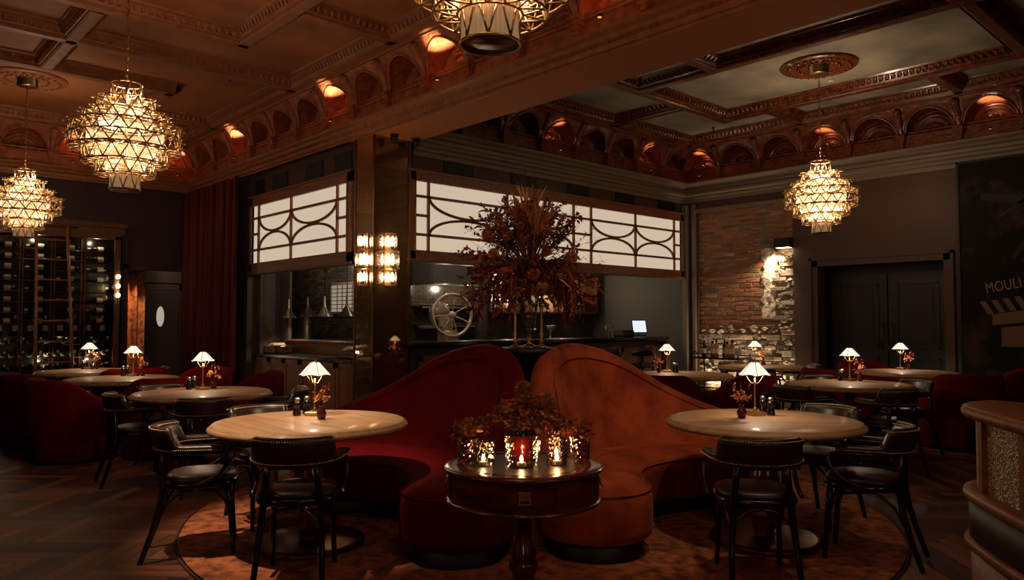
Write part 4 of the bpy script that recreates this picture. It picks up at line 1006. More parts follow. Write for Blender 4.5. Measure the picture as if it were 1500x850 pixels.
# ---- back bar shelving on x=-10
M['shelfback']=mat('pale shelf back',srgb(150,122,92),.4)
t=thing('back_bar_shelf','wooden wall shelf of glasses behind the bar','shelf',(0,0,0))
ys0,ys1=8.45,11.25
o=MB()
for z in (1.52,1.86): o.bx(-10,-9.68,ys0,ys1,z,z+.03)
o.bx(-10,-9.68,ys0,ys1,2.22,2.25)
obj('shelf_board',o,M['walnutx'],t)
for y in (ys0,ys0+.93,ys0+1.87,ys1-.03): o=MB(); o.bx(-10,-9.68,y,y+.03,1.52,2.25); obj('upright',o,M['walnutx'],t)
o=MB(); o.bx(-9.998,-9.99,ys0,ys1,1.5,2.25); obj('back_panel',o,M['shelfback'],t)
point('shelf_light',(-9.72,8.9,1.83),7,(1,.78,.52),.03); point('shelf_light',(-9.72,10.2,1.83),7,(1,.78,.52),.03); point('shelf_light',(-9.70,9.0,2.19),9,(1,.78,.52),.03); point('shelf_light',(-9.70,10.4,2.19),9,(1,.78,.52),.03)
M['stemware']=glassmat('bright stemware',tint=(.95,.92,.88,1),clear=.35,rough=.12)
def wineglass(lab):
    t=MB(); t.lathe([(.032,0),(.032,.003),(.004,.008),(.004,.075),(.02,.09),(.034,.115),(.036,.14),(.030,.175)],12,cap=False); t.lathe([(.033,.14),(.02,.095),(.001,.085)],12,cap=False)
    return t.mesh('wine_glass')
wm=wineglass(0); wm.materials.append(M['stemware'])
for zi,z in enumerate((1.55,1.89)):
    for k in range(15):
        y=ys0+.62+k*.125 if zi==0 else ys0+.1+k*.15
        if abs((y-ys0)%.93)<.05: y+=.06
        o=bpy.data.objects.new('wine_glass',wm); COL.objects.link(o); o.location=(-9.84+R.uniform(-.06,.06),y,z)
        tag(o,'stemmed wine glass on the %s back bar shelf'%('lower' if zi==0 else 'upper'),'glass','wine glasses on the %s back bar shelf'%('lower' if zi==0 else 'upper'))
def bottle(name,h,r,body,lab_c,cap):
    root=MB(); root.lathe([(.001,0),(r*.9,.002),(r,.012),(r,h*.60),(r*.82,h*.68),(r*.40,h*.77),(r*.36,h*.93),(r*.40,h*.935),(r*.40,h*.96),(r*.36,h*.962),(r*.36,h*.985),(.001,h*.985)],14,cap=False)
    la=MB(); n=14; la.grid([[(r*1.012*math.cos(-PI*.75+1.5*PI*i/n),r*1.012*math.sin(-PI*.75+1.5*PI*i/n),z) for i in range(n+1)] for z in (h*.22,h*.5)])
    ca=MB(); ca.lathe([(r*.40,h*.82),(r*.41,h*.93),(r*.44,h*.935),(r*.44,h*.965),(r*.40,h*.99),(.001,h*.99)],12,cap=False)
    return [(root.mesh('glass'),body),(la.mesh('label'),lab_c),(ca.mesh('cap'),cap)]
def put_bottle(ms,name,mtx,lab,cat,grp):
    o=bpy.data.objects.new(name,ms[0][0]); COL.objects.link(o)
    if not ms[0][0].materials: ms[0][0].materials.append(ms[0][1])
    o.matrix_world=mtx
    tag(o,lab,cat,grp)
    for me,m in ms[1:]:
        if not me.materials: me.materials.append(m)
        c=bpy.data.objects.new('paper_label' if me.name.startswith('label') else 'foil_cap',me); COL.objects.link(c); c.parent=o
    return o
SP=[bottle('s',.30,.038,M['amberb'],M['paper'],M['pepper']),bottle('s',.29,.036,M['bottle'],M['paper'],M['pepper']),bottle('s',.27,.042,M['amberb'],M['white'],M['pepper'])]
for k in range(5):
    put_bottle(SP[k%3],'spirit_bottle',Matrix.Translation((-9.78,ys0+.08+k*.105,1.55)),['amber spirit bottle at the left end of the lower back bar shelf','dark spirit bottle second along the lower back bar shelf','broad amber bottle third along the lower back bar shelf','amber bottle fourth along the lower back bar shelf','dark bottle next to the glasses on the lower back bar shelf'][k],'bottle','spirit bottles on the back bar shelf')
# coffee grinder / machine on the work top behind the bar
t=thing('back_counter','dark work counter along the wall behind the bar','counter',(0,0,0))
o=MB(); o.bx(-10,-9.4,7.05,11.4,0,.98); obj('body',o,M['charcoal'],t)
o=MB(); o.bx(-10,-9.37,7.05,11.4,.98,1.02); obj('worktop',o,M['steel'],t)
t=thing('coffee_grinder','steel coffee grinder with clear hopper behind the bar','grinder',(-9.62,9.35,1.02))
o=MB(); o.rbox((0,0,.12),(.2,.18,.24),.03); obj('body',o,M['screenbody'],t)
o=MB(); o.lathe([(.05,.24),(.10,.30),(.11,.44),(.105,.445)],18,cap=False); obj('hopper',o,M['crystal'],t)
o=MB(); o.lathe([(.108,.445),(.10,.46),(.02,.465)],18); obj('lid',o,M['screenbody'],t)
t=thing('cocktail_shaker_lamp','polished steel pedestal bowl behind the bar','bowl',(-9.62,9.85,1.02)); t.name='pedestal_bowl'
o=MB(); o.lathe([(.07,0),(.06,.02),(.018,.05),(.018,.16),(.10,.22),(.115,.28),(.112,.285),(.09,.23),(.001,.17)],20,cap=False); obj('bowl',o,M['steel'],t)
t=thing('beer_tap','chrome twin tap rising from the bar counter','tap',(-8.0,9.55,1.12))
o=MB()
for y in(-.05,.05): o.tube([(0,y,0),(0,y,.24)],.011,8)
o.tube([(0,-.05,.15),(0,.05,.15)],.01,8); obj('column',o,M['steel'],t)
o=MB()
for y in(-.05,.05): o.tube([(0,y,.20),(.05,y,.2),(.06,y,.17)],.008,6)
obj('spout',o,M['steel'],t)
# ---- flywheel slicer
t=thing('flywheel_slicer','cream enamel slicer with big spoked flywheel behind the bar','slicer',(-8.62,6.72,1.0))
fw=MB(); wc=V((.10,0,.47)); rw=.30
Mw=Matrix.Translation(wc)@Matrix.Rotation(PI/2,4,'Y')@Matrix.Rotation(.25,4,'X')
fw.tube([(rw*math.cos(2*PI*i/40),rw*math.sin(2*PI*i/40),0) for i in range(40)],1,8,Mw,closed=True,sec=[(-.012,-.03),(.012,-.03),(.018,-.02),(.018,.02),(.012,.03),(-.012,.03),(-.012,.02),(-.012,-.02)])
obj('wheel_rim',fw,M['white'],t)
o=MB()
for k in range(7):
    a=2*PI*k/7+.3; o.tube([(.04*math.cos(a),.04*math.sin(a),0),(rw*math.cos(a),rw*math.sin(a),0)],.009,6,Mw)
o.lathe([(.05,-.03),(.055,0),(.05,.03),(.02,.045)],18,M=Mw); obj('wheel_spokes',o,M['white'],t)
o=MB(); o.rbox((0,0,.13),(.2,.28,.26),.04); o.rbox((-.03,-.02,.34),(.16,.22,.24),.05); obj('body',o,M['white'],t)
o=MB(); o.lathe([(.02,-.02),(.19,-.02),(.195,0),(.19,.005),(.02,.01)],32,M=Matrix.Translation((-.12,-.05,.48))@Matrix.Rotation(PI/2,4,'Y')); obj('blade_disc',o,M['steel'],t)
o=MB(); o.rbox((-.02,-.30,.30),(.16,.34,.03),.01); o.tube([(-.02,-.48,.3),(-.02,-.1,.3)],.02,8); obj('carriage',o,M['steel'],t)
t=thing('slicer_stand','steel cabinet carrying the flywheel slicer','cabinet',(-8.65,6.6,0))
o=MB(); o.rbox((0,0,.49),(.6,1.5,.98),.01); obj('body',o,M['steel'],t); o=MB(); o.bx(-.31,.31,-.76,.76,.98,1.0); obj('top',o,M['steel'],t)
t=thing('kitchen_ceiling_lamp','flat round ceiling lamp inside the kitchen behind the lit screens','ceiling lamp',(-8.15,6.45,3.25))
o=MB(); o.lathe([(.12,0),(.12,-.03),(.10,-.05)],24,cap=False); obj('housing',o,M['steel'],t); o=MB(); o.lathe([(.001,-.05),(.10,-.05)],24,cap=False); obj('diffuser',o,M['bulb'],t)
point('kitchen_ceiling_light',(-8.15,6.45,3.12),34,(1,.82,.6),.06)  # unseen lamp added to brighten the slicer
# steel shelves on the kitchen tiles with a work lamp
for k,(z,lab) in enumerate(((1.62,'upper steel wall shelf on the kitchen tiles'),(1.32,'lower steel wall shelf on the kitchen tiles'))):
    t=thing('steel_shelf',lab,'shelf',(0,0,0),0,'kitchen wall shelves')
    o=MB(); o.bx(-9.99,-9.70,7.05,8.15,z,z+.02); o.bx(-9.71,-9.70,7.05,8.15,z-.03,z+.03); obj('board',o,M['steel'],t)
    for y in (7.2,8.0): o=MB(); o.prism([(-9.99,z),(-9.75,z),(-9.99,z-.14)],0,.01,Matrix(((1,0,0,0),(0,0,1,y),(0,1,0,0),(0,0,0,1)))); obj('bracket',o,M['steel'],t)
t=thing('extractor_hood','ribbed steel extractor hood lit over the kitchen tiles','hood',(0,0,0))
o=MB(); o.bx(-10,-9.4,7.05,8.2,1.98,2.5); obj('canopy',o,M['charcoal'],t)
o=MB(); o.bx(-9.98,-9.42,7.08,8.17,1.965,1.98); obj('filter',o,M['steel'],t)
point('hood_light',(-9.55,7.85,1.93),11,(1,.84,.62),.03); point('hood_light',(-9.45,7.3,1.93),11,(1,.84,.62),.03)
# tile relief behind : courses on the kitchen wall
tl=MB(); rt=random.Random(5)
for zi in range(26):
    z=1.02+zi*.052
    for k in range(10):
        y=7.05+k*.145-(.07 if zi%2 else 0); y0,y1=max(7.03,y),min(8.42,y+.138)
        if y1>y0: g=rt.uniform(.6,1.2); tl.bx(-10,-9.988,y0,y1,z,z+.046,None,(g,g*.95,g*.9,1))
for zi in range(24):
    z=1.05+zi*.055
    for k in range(26):
        x=-13.9+k*.15-(.07 if zi%2 else 0); g=rt.uniform(.5,1.3); tl.bx(x,x+.143,6.888,6.9,z,z+.049,None,(g,g*.95,g*.9,1))
M['tileb']=mat('bottle dark glazed brick',srgb(62,54,46),.2,tint=True)
struct('wall_kitchen_tiles',tl,M['tileb'])
o=MB(); o.bx(-9.9,-9.72,8.3,8.42,1.0,2.6); struct('trim_tiled_pier',o,M['tileb'] if False else M['tile'])
# ---- panelled counter on the left with pass shelf
t=thing('panelled_counter','walnut panelled service counter with dark marble top, left of the mirror pillar','counter',(0,0,0))
o=MB(); o.bx(-11.15,-8.2,4.98,5.36,0,.855); obj('body',o,M['walnut'],t)
for k in range(6):
    x0=-11.13+k*.488; d=MB(); d.bx(x0+.01,x0+.478,4.962,4.98,.09,.84)
    for a,b_,c,e in ((x0+.01,x0+.07,.09,.84),(x0+.418,x0+.478,.09,.84),(x0+.01,x0+.478,.09,.15),(x0+.01,x0+.478,.78,.84)): d.bx(a,b_,4.95,4.964,c,e)
    obj('door',d,M['walnut'],t)
o=MB(); o.rbox((-9.68,5.15,.878),(3.0,.44,.046),.008); obj('marble_top',o,M['marble'],t)
o=MB(); o.bx(-11.15,-8.2,4.985,5.0,0,.08); obj('kickboard',o,M['plinth'],t)
t=thing('pass_shelf','raised walnut pass shelf in the kitchen opening','shelf',(0,0,0))
o=MB(); o.bx(-10.9,-8.25,5.38,5.44,.86,1.07); obj('riser',o,M['walnutx'],t); o=MB(); o.rbox((-9.6,5.48,1.085),(2.72,.26,.03),.006); obj('board',o,M['walnutx'],t)
def tray(lab,x,y):
    t=thing('cutlery_box',lab,'box',(x,y,.902),0,'wooden cutlery boxes on the marble counter')
    o=MB()
    for a in ((-.21,.21,-.14,-.125),(-.21,.21,.125,.14),(-.21,-.195,-.14,.14),(.195,.21,-.14,.14),(-.01,.01,-.14,.14)): o.bx(*a,0,.10)
    o.bx(-.21,.21,-.14,.14,0,.012); obj('case',o,M['walnutx'],t)
    o=MB()
    for k in range(5): o.rbox((-.15+k*.02,-.02+.01*k,.085+.008*k),(.09,.2,.008),.003,Matrix.Rotation(.1*k,4,'Y'))
    obj('napkins',o,M['white'],t)
    o=MB()
    for k in range(9): o.tube([(.05+k*.015,-.1,.09),(.05+k*.015,.1,.115)],.005,5)
    obj('cutlery',o,M['steel'],t)
tray('open wooden cutlery box on the marble counter, by the grey wall',-10.72,5.14)
tray('open wooden cutlery box on the marble counter, against the mirror pillar',-8.52,5.14)
PM=[M['steel'],M['dsteel'],M['steel'],M['dsteel']]
for i,(x,z) in enumerate(((-10.72,1.43),(-10.12,1.45),(-9.62,1.45),(-9.02,1.45))):
    t=thing('pendant_lamp','steel cone pendant over the pass shelf, %s from the grey wall'%od[i],'pendant',(x,5.3,z),0,'cone heat lamps over the pass')
    o=MB(); o.lathe([(.118,0),(.116,.004),(.075,.060),(.028,.130),(.016,.15),(.012,.28),(.008,.29)],24,cap=False); o.lathe([(.010,.29),(.001,.291)],24,cap=False); obj('shade',o,PM[i],t)
    o=MB(); o.tube([(0,0,.29),(0,0,1.8)],.005,6); obj('cord',o,M['screenbody'],t)
    o=MB(); o.sphere((0,0,.06),.035,12,8); obj('bulb',o,M['white'],t)
for i,x in enumerate((-10.72,-9.62)): spot('heat_lamp_light',(x,5.3,1.42),(x,5.3,0),9,2.2,.8)
# pots on the kitchen shelf
def pot(lab,x,y,z,r,h):
    t=thing('cooking_pot',lab,'pot',(x,y,z),0,'pots in the kitchen'); o=MB(); o.lathe([(r,0),(r,h),(r*1.05,h+.006),(r*.95,h),(r*.95,.01),(.001,.01)],20,cap=False); obj('body',o,M['steel'],t)
    o=MB()
    for s in(-1,1): o.tube([(s*r,-.03,h*.7),(s*(r+.04),-.03,h*.75),(s*(r+.04),.03,h*.75),(s*r,.03,h*.7)],.006,5)
    obj('handle',o,M['steel'],t)
t=thing('kitchen_bench','dark bench along the kitchen tiles','bench',(0,0,0)); o=MB(); o.bx(-14,-11,6.3,6.88,0,1.02); obj('body',o,M['charcoal'],t); o=MB(); o.bx(-14,-10.98,6.28,6.89,1.02,1.05); obj('top',o,M['steel'],t)
pot('tall steel pot on the kitchen bench',-12.6,6.55,1.05,.16,.42); pot('short steel pot on the kitchen bench',-13.4,6.55,1.05,.15,.26); 
M['hatchglow']=emat('bright kitchen pane',(1,.80,.58,1),.3)
t=thing('lit_hatch','bright kitchen hatch glowing between the dark tiles','hatch',(0,0,0))
o=MB(); o.bx(-12.2,-11.2,6.86,6.885,1.55,2.02); obj('opening',o,M['hatchglow'],t)  # brightly lit tile area, its light put in as emission
o=MB()
for a in ((-12.25,-12.2,1.5,2.07),(-11.2,-11.15,1.5,2.07),(-12.25,-11.15,2.02,2.07),(-12.25,-11.15,1.5,1.55)): o.bx(a[0],a[1],6.84,6.888,a[2],a[3])
obj('frame',o,M['steel'],t)
o=MB()
for k in range(6): o.bx(-12.2,-11.2,6.85,6.862,1.60+k*.07,1.612+k*.07)
for k in range(5): o.bx(-12.0+k*.17,-11.988+k*.17,6.85,6.862,1.55,2.02)
obj('grille_bar',o,M['dsteel'],t)  # bars stand for the tile joints across the glow
point('kitchen_light',(-12.3,6.2,2.4),16,(1,.8,.55),.05)
# ---- pedestal and the tall flower vase
t=thing('display_pedestal','tall black drum pedestal between the curved sofas','pedestal',(-4.07,3.93,.016))
o=MB(); o.lathe([(.20,0),(.20,.06),(.17,.07),(.165,1.10),(.185,1.12)],40); obj('column',o,M['plinth'],t)
o=MB(); o.lathe([(.19,1.12),(.245,1.13),(.25,1.15),(.245,1.168),(.001,1.17)],40,cap=True); obj('top',o,M['plinth'],t)
zt=1.187
t=thing('trumpet_vase','tall clear trumpet vase on a brass foot carrying the big bouquet','vase',(-4.065,3.94,zt))
o=MB(); o.lathe([(.012,.08),(.03,.12),(.055,.25),(.08,.42),(.10,.55),(.13,.62)],28,cap=False); obj('glass_trumpet',o,M['crystal'],t)
o=MB(); o.lathe([(.085,0),(.085,.008),(.04,.018),(.014,.035),(.012,.05),(.022,.06),(.014,.07),(.016,.085),(.001,.09)],24,cap=True); obj('brass_foot',o,M['brass'],t)
for i,(p,lab) in enumerate((((-4.14,3.865),'left'),((-3.995,4.00),'right'))):
    t=thing('brass_candlestick','slender tall brass candlestick to the %s of the trumpet vase'%lab,'candlestick',(p[0],p[1],zt),0,'brass candlesticks on the pedestal')
    o=MB(); o.lathe([(.045,0),(.045,.008),(.02,.018),(.012,.03)],18); obj('base',o,M['brass'],t)
    o=MB(); o.lathe([(.011,.02),(.018,.05),(.010,.07),(.017,.10),(.009,.12),(.008,.38),(.010,.42),(.016,.43),(.016,.44),(.010,.45)],14); obj('stem',o,M['brass'],t)
    o=MB(); o.lathe([(.009,.45),(.008,.62),(.001,.625)],10); obj('candle',o,M['foliage'],t)
t=thing('dried_bouquet','huge dried rust bouquet with palms and trailing amaranth in the trumpet vase','flowers',(-4.07,3.94,zt+.5))
rr=random.Random(21); b0=V((0,0,.05)); st=MB(); fo=MB()
Rt=V((.679,.734,0)); 
for i in range(260):   # leafy branches in all directions
    az=rr.uniform(0,2*PI); el=rr.uniform(-.5,1.35); L=rr.uniform(.22,.56)*(1-.25*max(0,el-.7))
    d=V((math.cos(az)*math.cos(el),math.sin(az)*math.cos(el),math.sin(el)))
    pts=[b0+d*L*q+V((0,0,.10*q-(.16*q*q if el<.5 else 0))) for q in (0,.3,.6,.85,1)]
    st.tube(pts,.0022,3)
    c=rr.choice([(1,1,1,1),(.6,.4,.38,1),(.45,.28,.28,1),(1.2,.95,.7,1),(.8,.45,.35,1)])
    for p,q in zip(pts[2:],pts[3:]+[pts[-1]+d*.03]):
        for j in range(6): fo.leaf(p.lerp(q,j/6),d*.6+V((rr.uniform(-1,1),rr.uniform(-1,1),rr.uniform(-.8,.8))),rr.uniform(.028,.06),rr.uniform(.006,.012),.5,c)
for i in range(60):    # lacy twigs fanning to the sides and top
    az=rr.uniform(0,2*PI); el=rr.uniform(.1,1.4); L=rr.uniform(.45,.75)
    d=V((math.cos(az)*math.cos(el)*.85,math.sin(az)*math.cos(el)*.85,math.sin(el)))
    pts=[b0+d*L*q+V((rr.uniform(-.02,.02),rr.uniform(-.02,.02),-.06*q*q)) for q in (0,.35,.55,.7,.85,1)]
    st.tube(pts,[.0025,.002,.0018,.0015,.0012,.001],3)
    for q in range(3,6):
        for j in range(4): 
            e=pts[q]+V((rr.uniform(-.05,.05),rr.uniform(-.05,.05),rr.uniform(-.02,.07))); st.tube([pts[q],e],.0009,3)
            if rr.random()<.5: fo.leaf(e,(rr.uniform(-1,1),rr.uniform(-1,1),.4),.02,.005,.3,(1,.6,.5,1))
for i in range(7):     # straight tall wisps
    e=b0+V((rr.uniform(-.28,.28),rr.uniform(-.28,.28),rr.uniform(.72,.88))); st.tube([b0,(b0+e)/2,e],.0016,3)
    for j in range(7):
        q=e-V((0,0,.02*j)); x=q+V((rr.uniform(-.05,.05),rr.uniform(-.05,.05),.05)); st.tube([q,x],.0009,3)
obj('twigs',st,M['stemm'],t); obj('foliage',fo,M['foliage'],t)
pa=MB()
for i,(az,el,L) in enumerate(((4.6,1.30,.66),(5.1,1.40,.72),(5.6,1.25,.76),(5.9,1.0,.7),(5.45,1.05,.78),(5.7,.85,.7),(.2,1.2,.6),(2.5,1.25,.6),(4.2,1.0,.56),(5.3,.7,.46),(5.9,.4,.54),(6.2,-.05,.5),(5.7,-.3,.45))):  # loose spiky palms
    d=V((math.cos(az)*math.cos(el),math.sin(az)*math.cos(el),math.sin(el))); c=b0+d*L*.5; pa.tube([b0,c],.004,4)
    sd=d.cross(V((.73,-.68,0))).normalized()
    for j in range(9):
        f=(j-4)/4*.36+rr.uniform(-.05,.05); e=(d*math.cos(f)+sd*math.sin(f)+V((.73,-.68,0))*rr.uniform(-.15,.15)).normalized(); pa.leaf(c,e,L*rr.uniform(.32,.52),.0065,.25,rr.choice([(1,1,1,1),(.75,.62,.5,1),(1.1,1.0,.8,1),(.6,.42,.32,1)]),up=(.73,-.68,.1))
obj('palm_fans',pa,M['pampas'],t)
am=MB()
for i in range(40):    # trailing tassels
    az=rr.uniform(0,2*PI); q=rr.uniform(.16,.44); L=rr.uniform(.14,.44); x,y=math.cos(az)*q,math.sin(az)*q; tc_=rr.choice([(1,1,1,1),(.6,.5,.5,1),(1.3,1,.7,1),(.8,.5,.5,1)])
    am.tube([b0,b0+V((x*.6,y*.6,.08)),b0+V((x,y,.0)),b0+V((x*1.06,y*1.06,-L*.5)),b0+V((x*1.10,y*1.10,-L))],[.003,.004,.008,.009,.003],5,tint=tc_)
    for j in range(30): am.leaf(b0+V((x*1.06,y*1.06,-L*rr.uniform(-.1,.98))),(rr.uniform(-1,1),rr.uniform(-1,1),-.9),.045,.005,.4,tc_)
obj('amaranth_tassels',am,M['amaranth'],t)
for (u,dp,z,r) in ((-.30,.18,.33,.055),(-.37,.10,.09,.045),(.02,.36,.02,.04),(.30,.22,.16,.055),(-.26,.2,.19,.045),(.10,.36,-.06,.035),(.32,.05,-.08,.045),(.12,.25,.35,.05)):
    h=MB(); c=Rt*u+V((.734,-.679,0))*dp+V((0,0,z))
    for i in range(220):
        zz=1-2*(i+.5)/220; ph=i*2.39996; q=math.sqrt(1-zz*zz); d=V((q*math.cos(ph),q*math.sin(ph),zz)); h.leaf(c+d*r*.55,d,r*.45,r*.08,.1,rr.choice([(1,1,1,1),(.7,.6,.5,1)]))
    h.sphere(c,r*.75,10,8,tint=(.7,.55,.4,1)); h.tube([b0,c],.003,4); obj('flower_head',h,M['petal'],t)
# ---- chandeliers
M['chainm']=M['brass']
def make_chandelier(lab):
    t=thing('chandelier',lab,'chandelier',(0,0,0),0,'tiered brass ring chandeliers')   # origin at the bottom centre
    def tier(r,z0,z1,n,rin,mid=False,k=.0062):
        f=MB()
        P=lambda i,rr,z:(rr*math.cos(2*PI*i/n),rr*math.sin(2*PI*i/n),z)
        zs=[z0,(z0+z1)/2,z1] if mid else [z0,z1]
        for zz in zs: f.ring((0,0,zz),r,k,n*3,5)
        for za,zb in zip(zs,zs[1:]):
            for i in range(n): 
                f.tube([P(i,r,za),P(i+.5,r,zb)],k*.95,4); f.tube([P(i+.5,r,zb),P(i+1,r,za)],k*.95,4)
        if rin:
            for zz in (z0,z1):
                f.ring((0,0,zz),rin,k*.9,n*2,4)
                for i in range(n): f.tube([P(i,r,zz),P(i+.5,rin,zz)],k*.8,4); f.tube([P(i+.5,rin,zz),P(i+1,r,zz)],k*.8,4)
            m_=int(n*.95); hr=.026           # short upright cylinders edged with hoops round the rim
            for i in range(m_):
                a=2*PI*(i+.5)/m_; x,y=(r+hr*.4)*math.cos(a),(r+hr*.4)*math.sin(a)
                for zz in ((z1,) if not mid else ((z0+z1)/2,z1)): f.ring((x,y,zz),hr,.003,10,4)
        obj('ring_tier',f,M['champ'],t)
    tier(.118,.0,.155,8,0)
    tier(.226,.115,.235,12,.13)
    tier(.325,.215,.335,16,.22)
    tier(.420,.325,.520,20,.33,True)
    tier(.325,.520,.620,16,.24)
    tier(.222,.620,.740,11,.12)
    tier(.12,.740,.880,8,0)
    g=MB(); n=36
    for i in range(n):
        a=2*PI*i/n; g.lathe([(.009,.004),(.009,.15)],6,(.106*math.cos(a),.106*math.sin(a),0),cap=True)
    obj('glass_rods',g,M['rodtan'],t)
    g=MB(); g.lathe([(.001,.001),(.116,.001),(.116,.005),(.001,.006)],36,cap=False); obj('bottom_plate',g,M['brassd'],t)
    g=MB(); g.tube([(0,0,.05),(0,0,.9)],.012,8); g.tube([(0,0,.86),(.06,.0,.76)],.004,5); g.tube([(0,0,.86),(-.03,.05,.76)],.004,5); g.tube([(0,0,.86),(-.03,-.05,.76)],.004,5); obj('stem',g,M['champ'],t)
    for k,(z0,z1,r) in enumerate(((.13,.225,.15),(.23,.325,.22),(.34,.51,.29),(.53,.61,.20),(.63,.73,.11))):   # frosted inner cylinders
        g=MB(); g.lathe([(r,z0),(r,z1)],28,cap=False); obj('inner_shade',g,M['inshade'],t)
    g=MB(); g.lathe([(.001,-.018),(.007,-.012),(.008,0),(.001,.018)],8,cap=False); bm_=g.mesh('bulb')
    for z,r,k in ((.18,.15,6),(.28,.25,8),(.42,.27,10),(.57,.2,8)):
        for i in range(k):
            a=2*PI*(i+.5)/k; link('bulb',bm_,M['chbulb'],t).location=(r*math.cos(a),r*math.sin(a),z)
    g=MB(); N=int((ZP-2.47-.9)/.046)
    for i in range(N):
        z=.89+i*.046; g.tube([(.012*math.cos(2*PI*j/8)*(i%2),.012*math.cos(2*PI*j/8)*((i+1)%2),z+.032*math.sin(2*PI*j/8)) for j in range(8)],.004,4,closed=True)
    obj('chain',g,M['brass'],t)
    g=MB(); g.lathe([(.10,ZP-2.47-.12),(.12,ZP-2.47-.11),(.12,ZP-2.47-.02),(.13,ZP-2.47-.015)],24); obj('canopy',g,M['brass'],t)
    return t
M['inshade']=mat('frosted inner shade',srgb(235,205,165),.5,emit=((1,.72,.44,1),.24))
nt=M['inshade'].node_tree; mx=nt.nodes.new('ShaderNodeMixShader'); tr=nt.nodes.new('ShaderNodeBsdfTransparent'); mx.inputs[0].default_value=.34
nt.links.new(tr.outputs[0],mx.inputs[1]); nt.links.new(nt.nodes['Principled BSDF'].outputs[0],mx.inputs[2]); nt.links.new(mx.outputs[0],nt.nodes['Material Output'].inputs[0])
M['rodtan']=mat('frosted glass rod',srgb(180,126,72),.5,spec=.1,emit=((1,.60,.28,1),.20))
M['chbulb']=emat('chandelier bulb',(1,.74,.44,1),9,False)
cc=[((-2.2,1.92),'tiered brass ring chandelier hanging at the top centre, cut by the frame'),((-6.72,1.86),'largest fully visible tiered brass chandelier, left of the frieze'),((-11.45,1.97),'tiered brass ring chandelier in front of the wine cabinet'),((-4.20,9.08),'tiered brass ring chandelier before the double doors in the right room'),((2.4,1.92),'tiered brass ring chandelier behind the viewer, outside the picture')]  # last chandelier is unseen, added for front fill
ch0=make_chandelier(cc[0][1])
for i,(p,lab) in enumerate(cc):
    if i==0: ch0.location=(p[0],p[1],2.47)
    else: dup(ch0,(p[0],p[1],2.47),i*.4,lab)
    Wc=[7,7,7,12,18][i]
    for q in range(4): point('chandelier_light',(p[0]+.14*math.cos(q*PI/2+.4),p[1]+.14*math.sin(q*PI/2+.4),2.47+(.28 if q%2 else .57)),Wc,(1,.73,.47),.05)
    point('chandelier_top_light',(p[0],p[1]+.03,2.47+.80),Wc*3.0,(1,.73,.47),.04)
    ro=MB(); ro.lathe([(.10,0),(.14,-.01),(.20,-.035),(.26,-.03),(.33,-.045),(.40,-.035),(.44,-.03),(.46,-.012),(.46,0)],40,cap=False)
    for k in range(24):
        a=2*PI*k/24; ro.octa((.36*math.cos(a),.36*math.sin(a),-.04),.03); ro.octa((.24*math.cos(a+.1),.24*math.sin(a+.1),-.035),.025)
    o=obj('ceiling_rose',ro,M['friezeR'] if i==3 else M['mouldL']); o.location=(p[0],p[1],ZP)
    tag(o,['carved ceiling rose above the chandelier cut by the frame','carved ceiling rose above the largest chandelier','carved ceiling rose above the chandelier before the wine cabinet','gilt ceiling rose above the chandelier in the right room','carved ceiling rose above the chandelier behind the viewer'][i],'ceiling rose')
# ---- frieze uplights
def uplight(x,y,z,tx,ty,tz,w,lab,col=(1,.84,.62)):
    t=thing('frieze_uplight',lab,'uplight',(x,y,z),0,'small brass uplights on the frieze ledge')
    o=MB(); o.lathe([(.022,0),(.024,.02),(.02,.028)],12,cap=False); obj('housing',o,M['brassd'],t)
    o=MB(); o.lathe([(.001,.02),(.018,.02)],12,cap=False); obj('lens',o,M['bulb'],t)
    spot('frieze_light',(x,y,z+.05),(tx,ty,tz),w*5,.9,.8,col,.02)
for x,lab in ((-11.42,'above the red curtain'),(-8.46,'arch left above the mirror pillar'),(-6.24,'arch right above the mirror pillar'),(-4.02,'behind the top chandelier')):
    uplight(x,4.71,3.90,x-.05,4.775,4.33,14,'small brass uplight glinting on the beam frieze ledge, '+lab)
for y,lab in ((4.55,'in the corner'),(2.95,'further from the corner')): uplight(XW+.19,y,3.90,XW+.06,y,4.33,12,'small brass uplight on the wine wall frieze ledge, '+lab)
for y,lab in ((8.02,'above the bouquet'),(10.2,'above the tablet till')): uplight(-7.6,y,3.90,-7.74,y,4.33,26,'small brass uplight on the bar frieze ledge, '+lab)
for x,lab in ((-7.35,'in the corner over the brick bay'),(-5.14,'behind the right chandelier'),(-2.93,'over the dark mural')): uplight(x,YF-.20,3.90,x,YF-.06,4.33,28,'small brass uplight on the far frieze ledge, '+lab)
# ---- unseen ceiling downlights, added to brighten tables, sofas, bouquet and counter
def downlight(x,y,z,to,w,ang,lab):
    t=thing('ceiling_downlight',lab,'downlight',(x,y,z),0,'recessed ceiling downlights')
    o=MB(); o.lathe([(.055,0),(.065,-.004),(.065,-.012),(.050,-.014),(.045,-.006)],20,cap=False); obj('trim_ring',o,M['brassd'],t)
    o=MB(); o.lathe([(.001,-.004),(.046,-.004)],20,cap=False); obj('lens',o,M['bulb'],t)
    spot('downlight_beam',(x,y,z-.03),to,w,ang,.6,(1,.75,.50),.04)
downlight(-4.5,.9,ZP,(-4.6,2.2,.7),760,.5,'recessed downlight over the crimson sofa table')
downlight(-1.5,4.2,ZP,(-2.4,4.8,.7),45,1.0,'recessed downlight over the rust sofa table')
downlight(-1.5,2.9,ZP,(-3.0,4.25,.8),120,.6,'recessed downlight over the drum table')
downlight(-2.9,3.1,ZP,(-4.05,3.95,1.9),42,.5,'recessed downlight aimed at the big bouquet')
downlight(-7.6,1.2,ZP,(-7.2,1.6,.2),40,.8,'recessed downlight over the left row middle table')
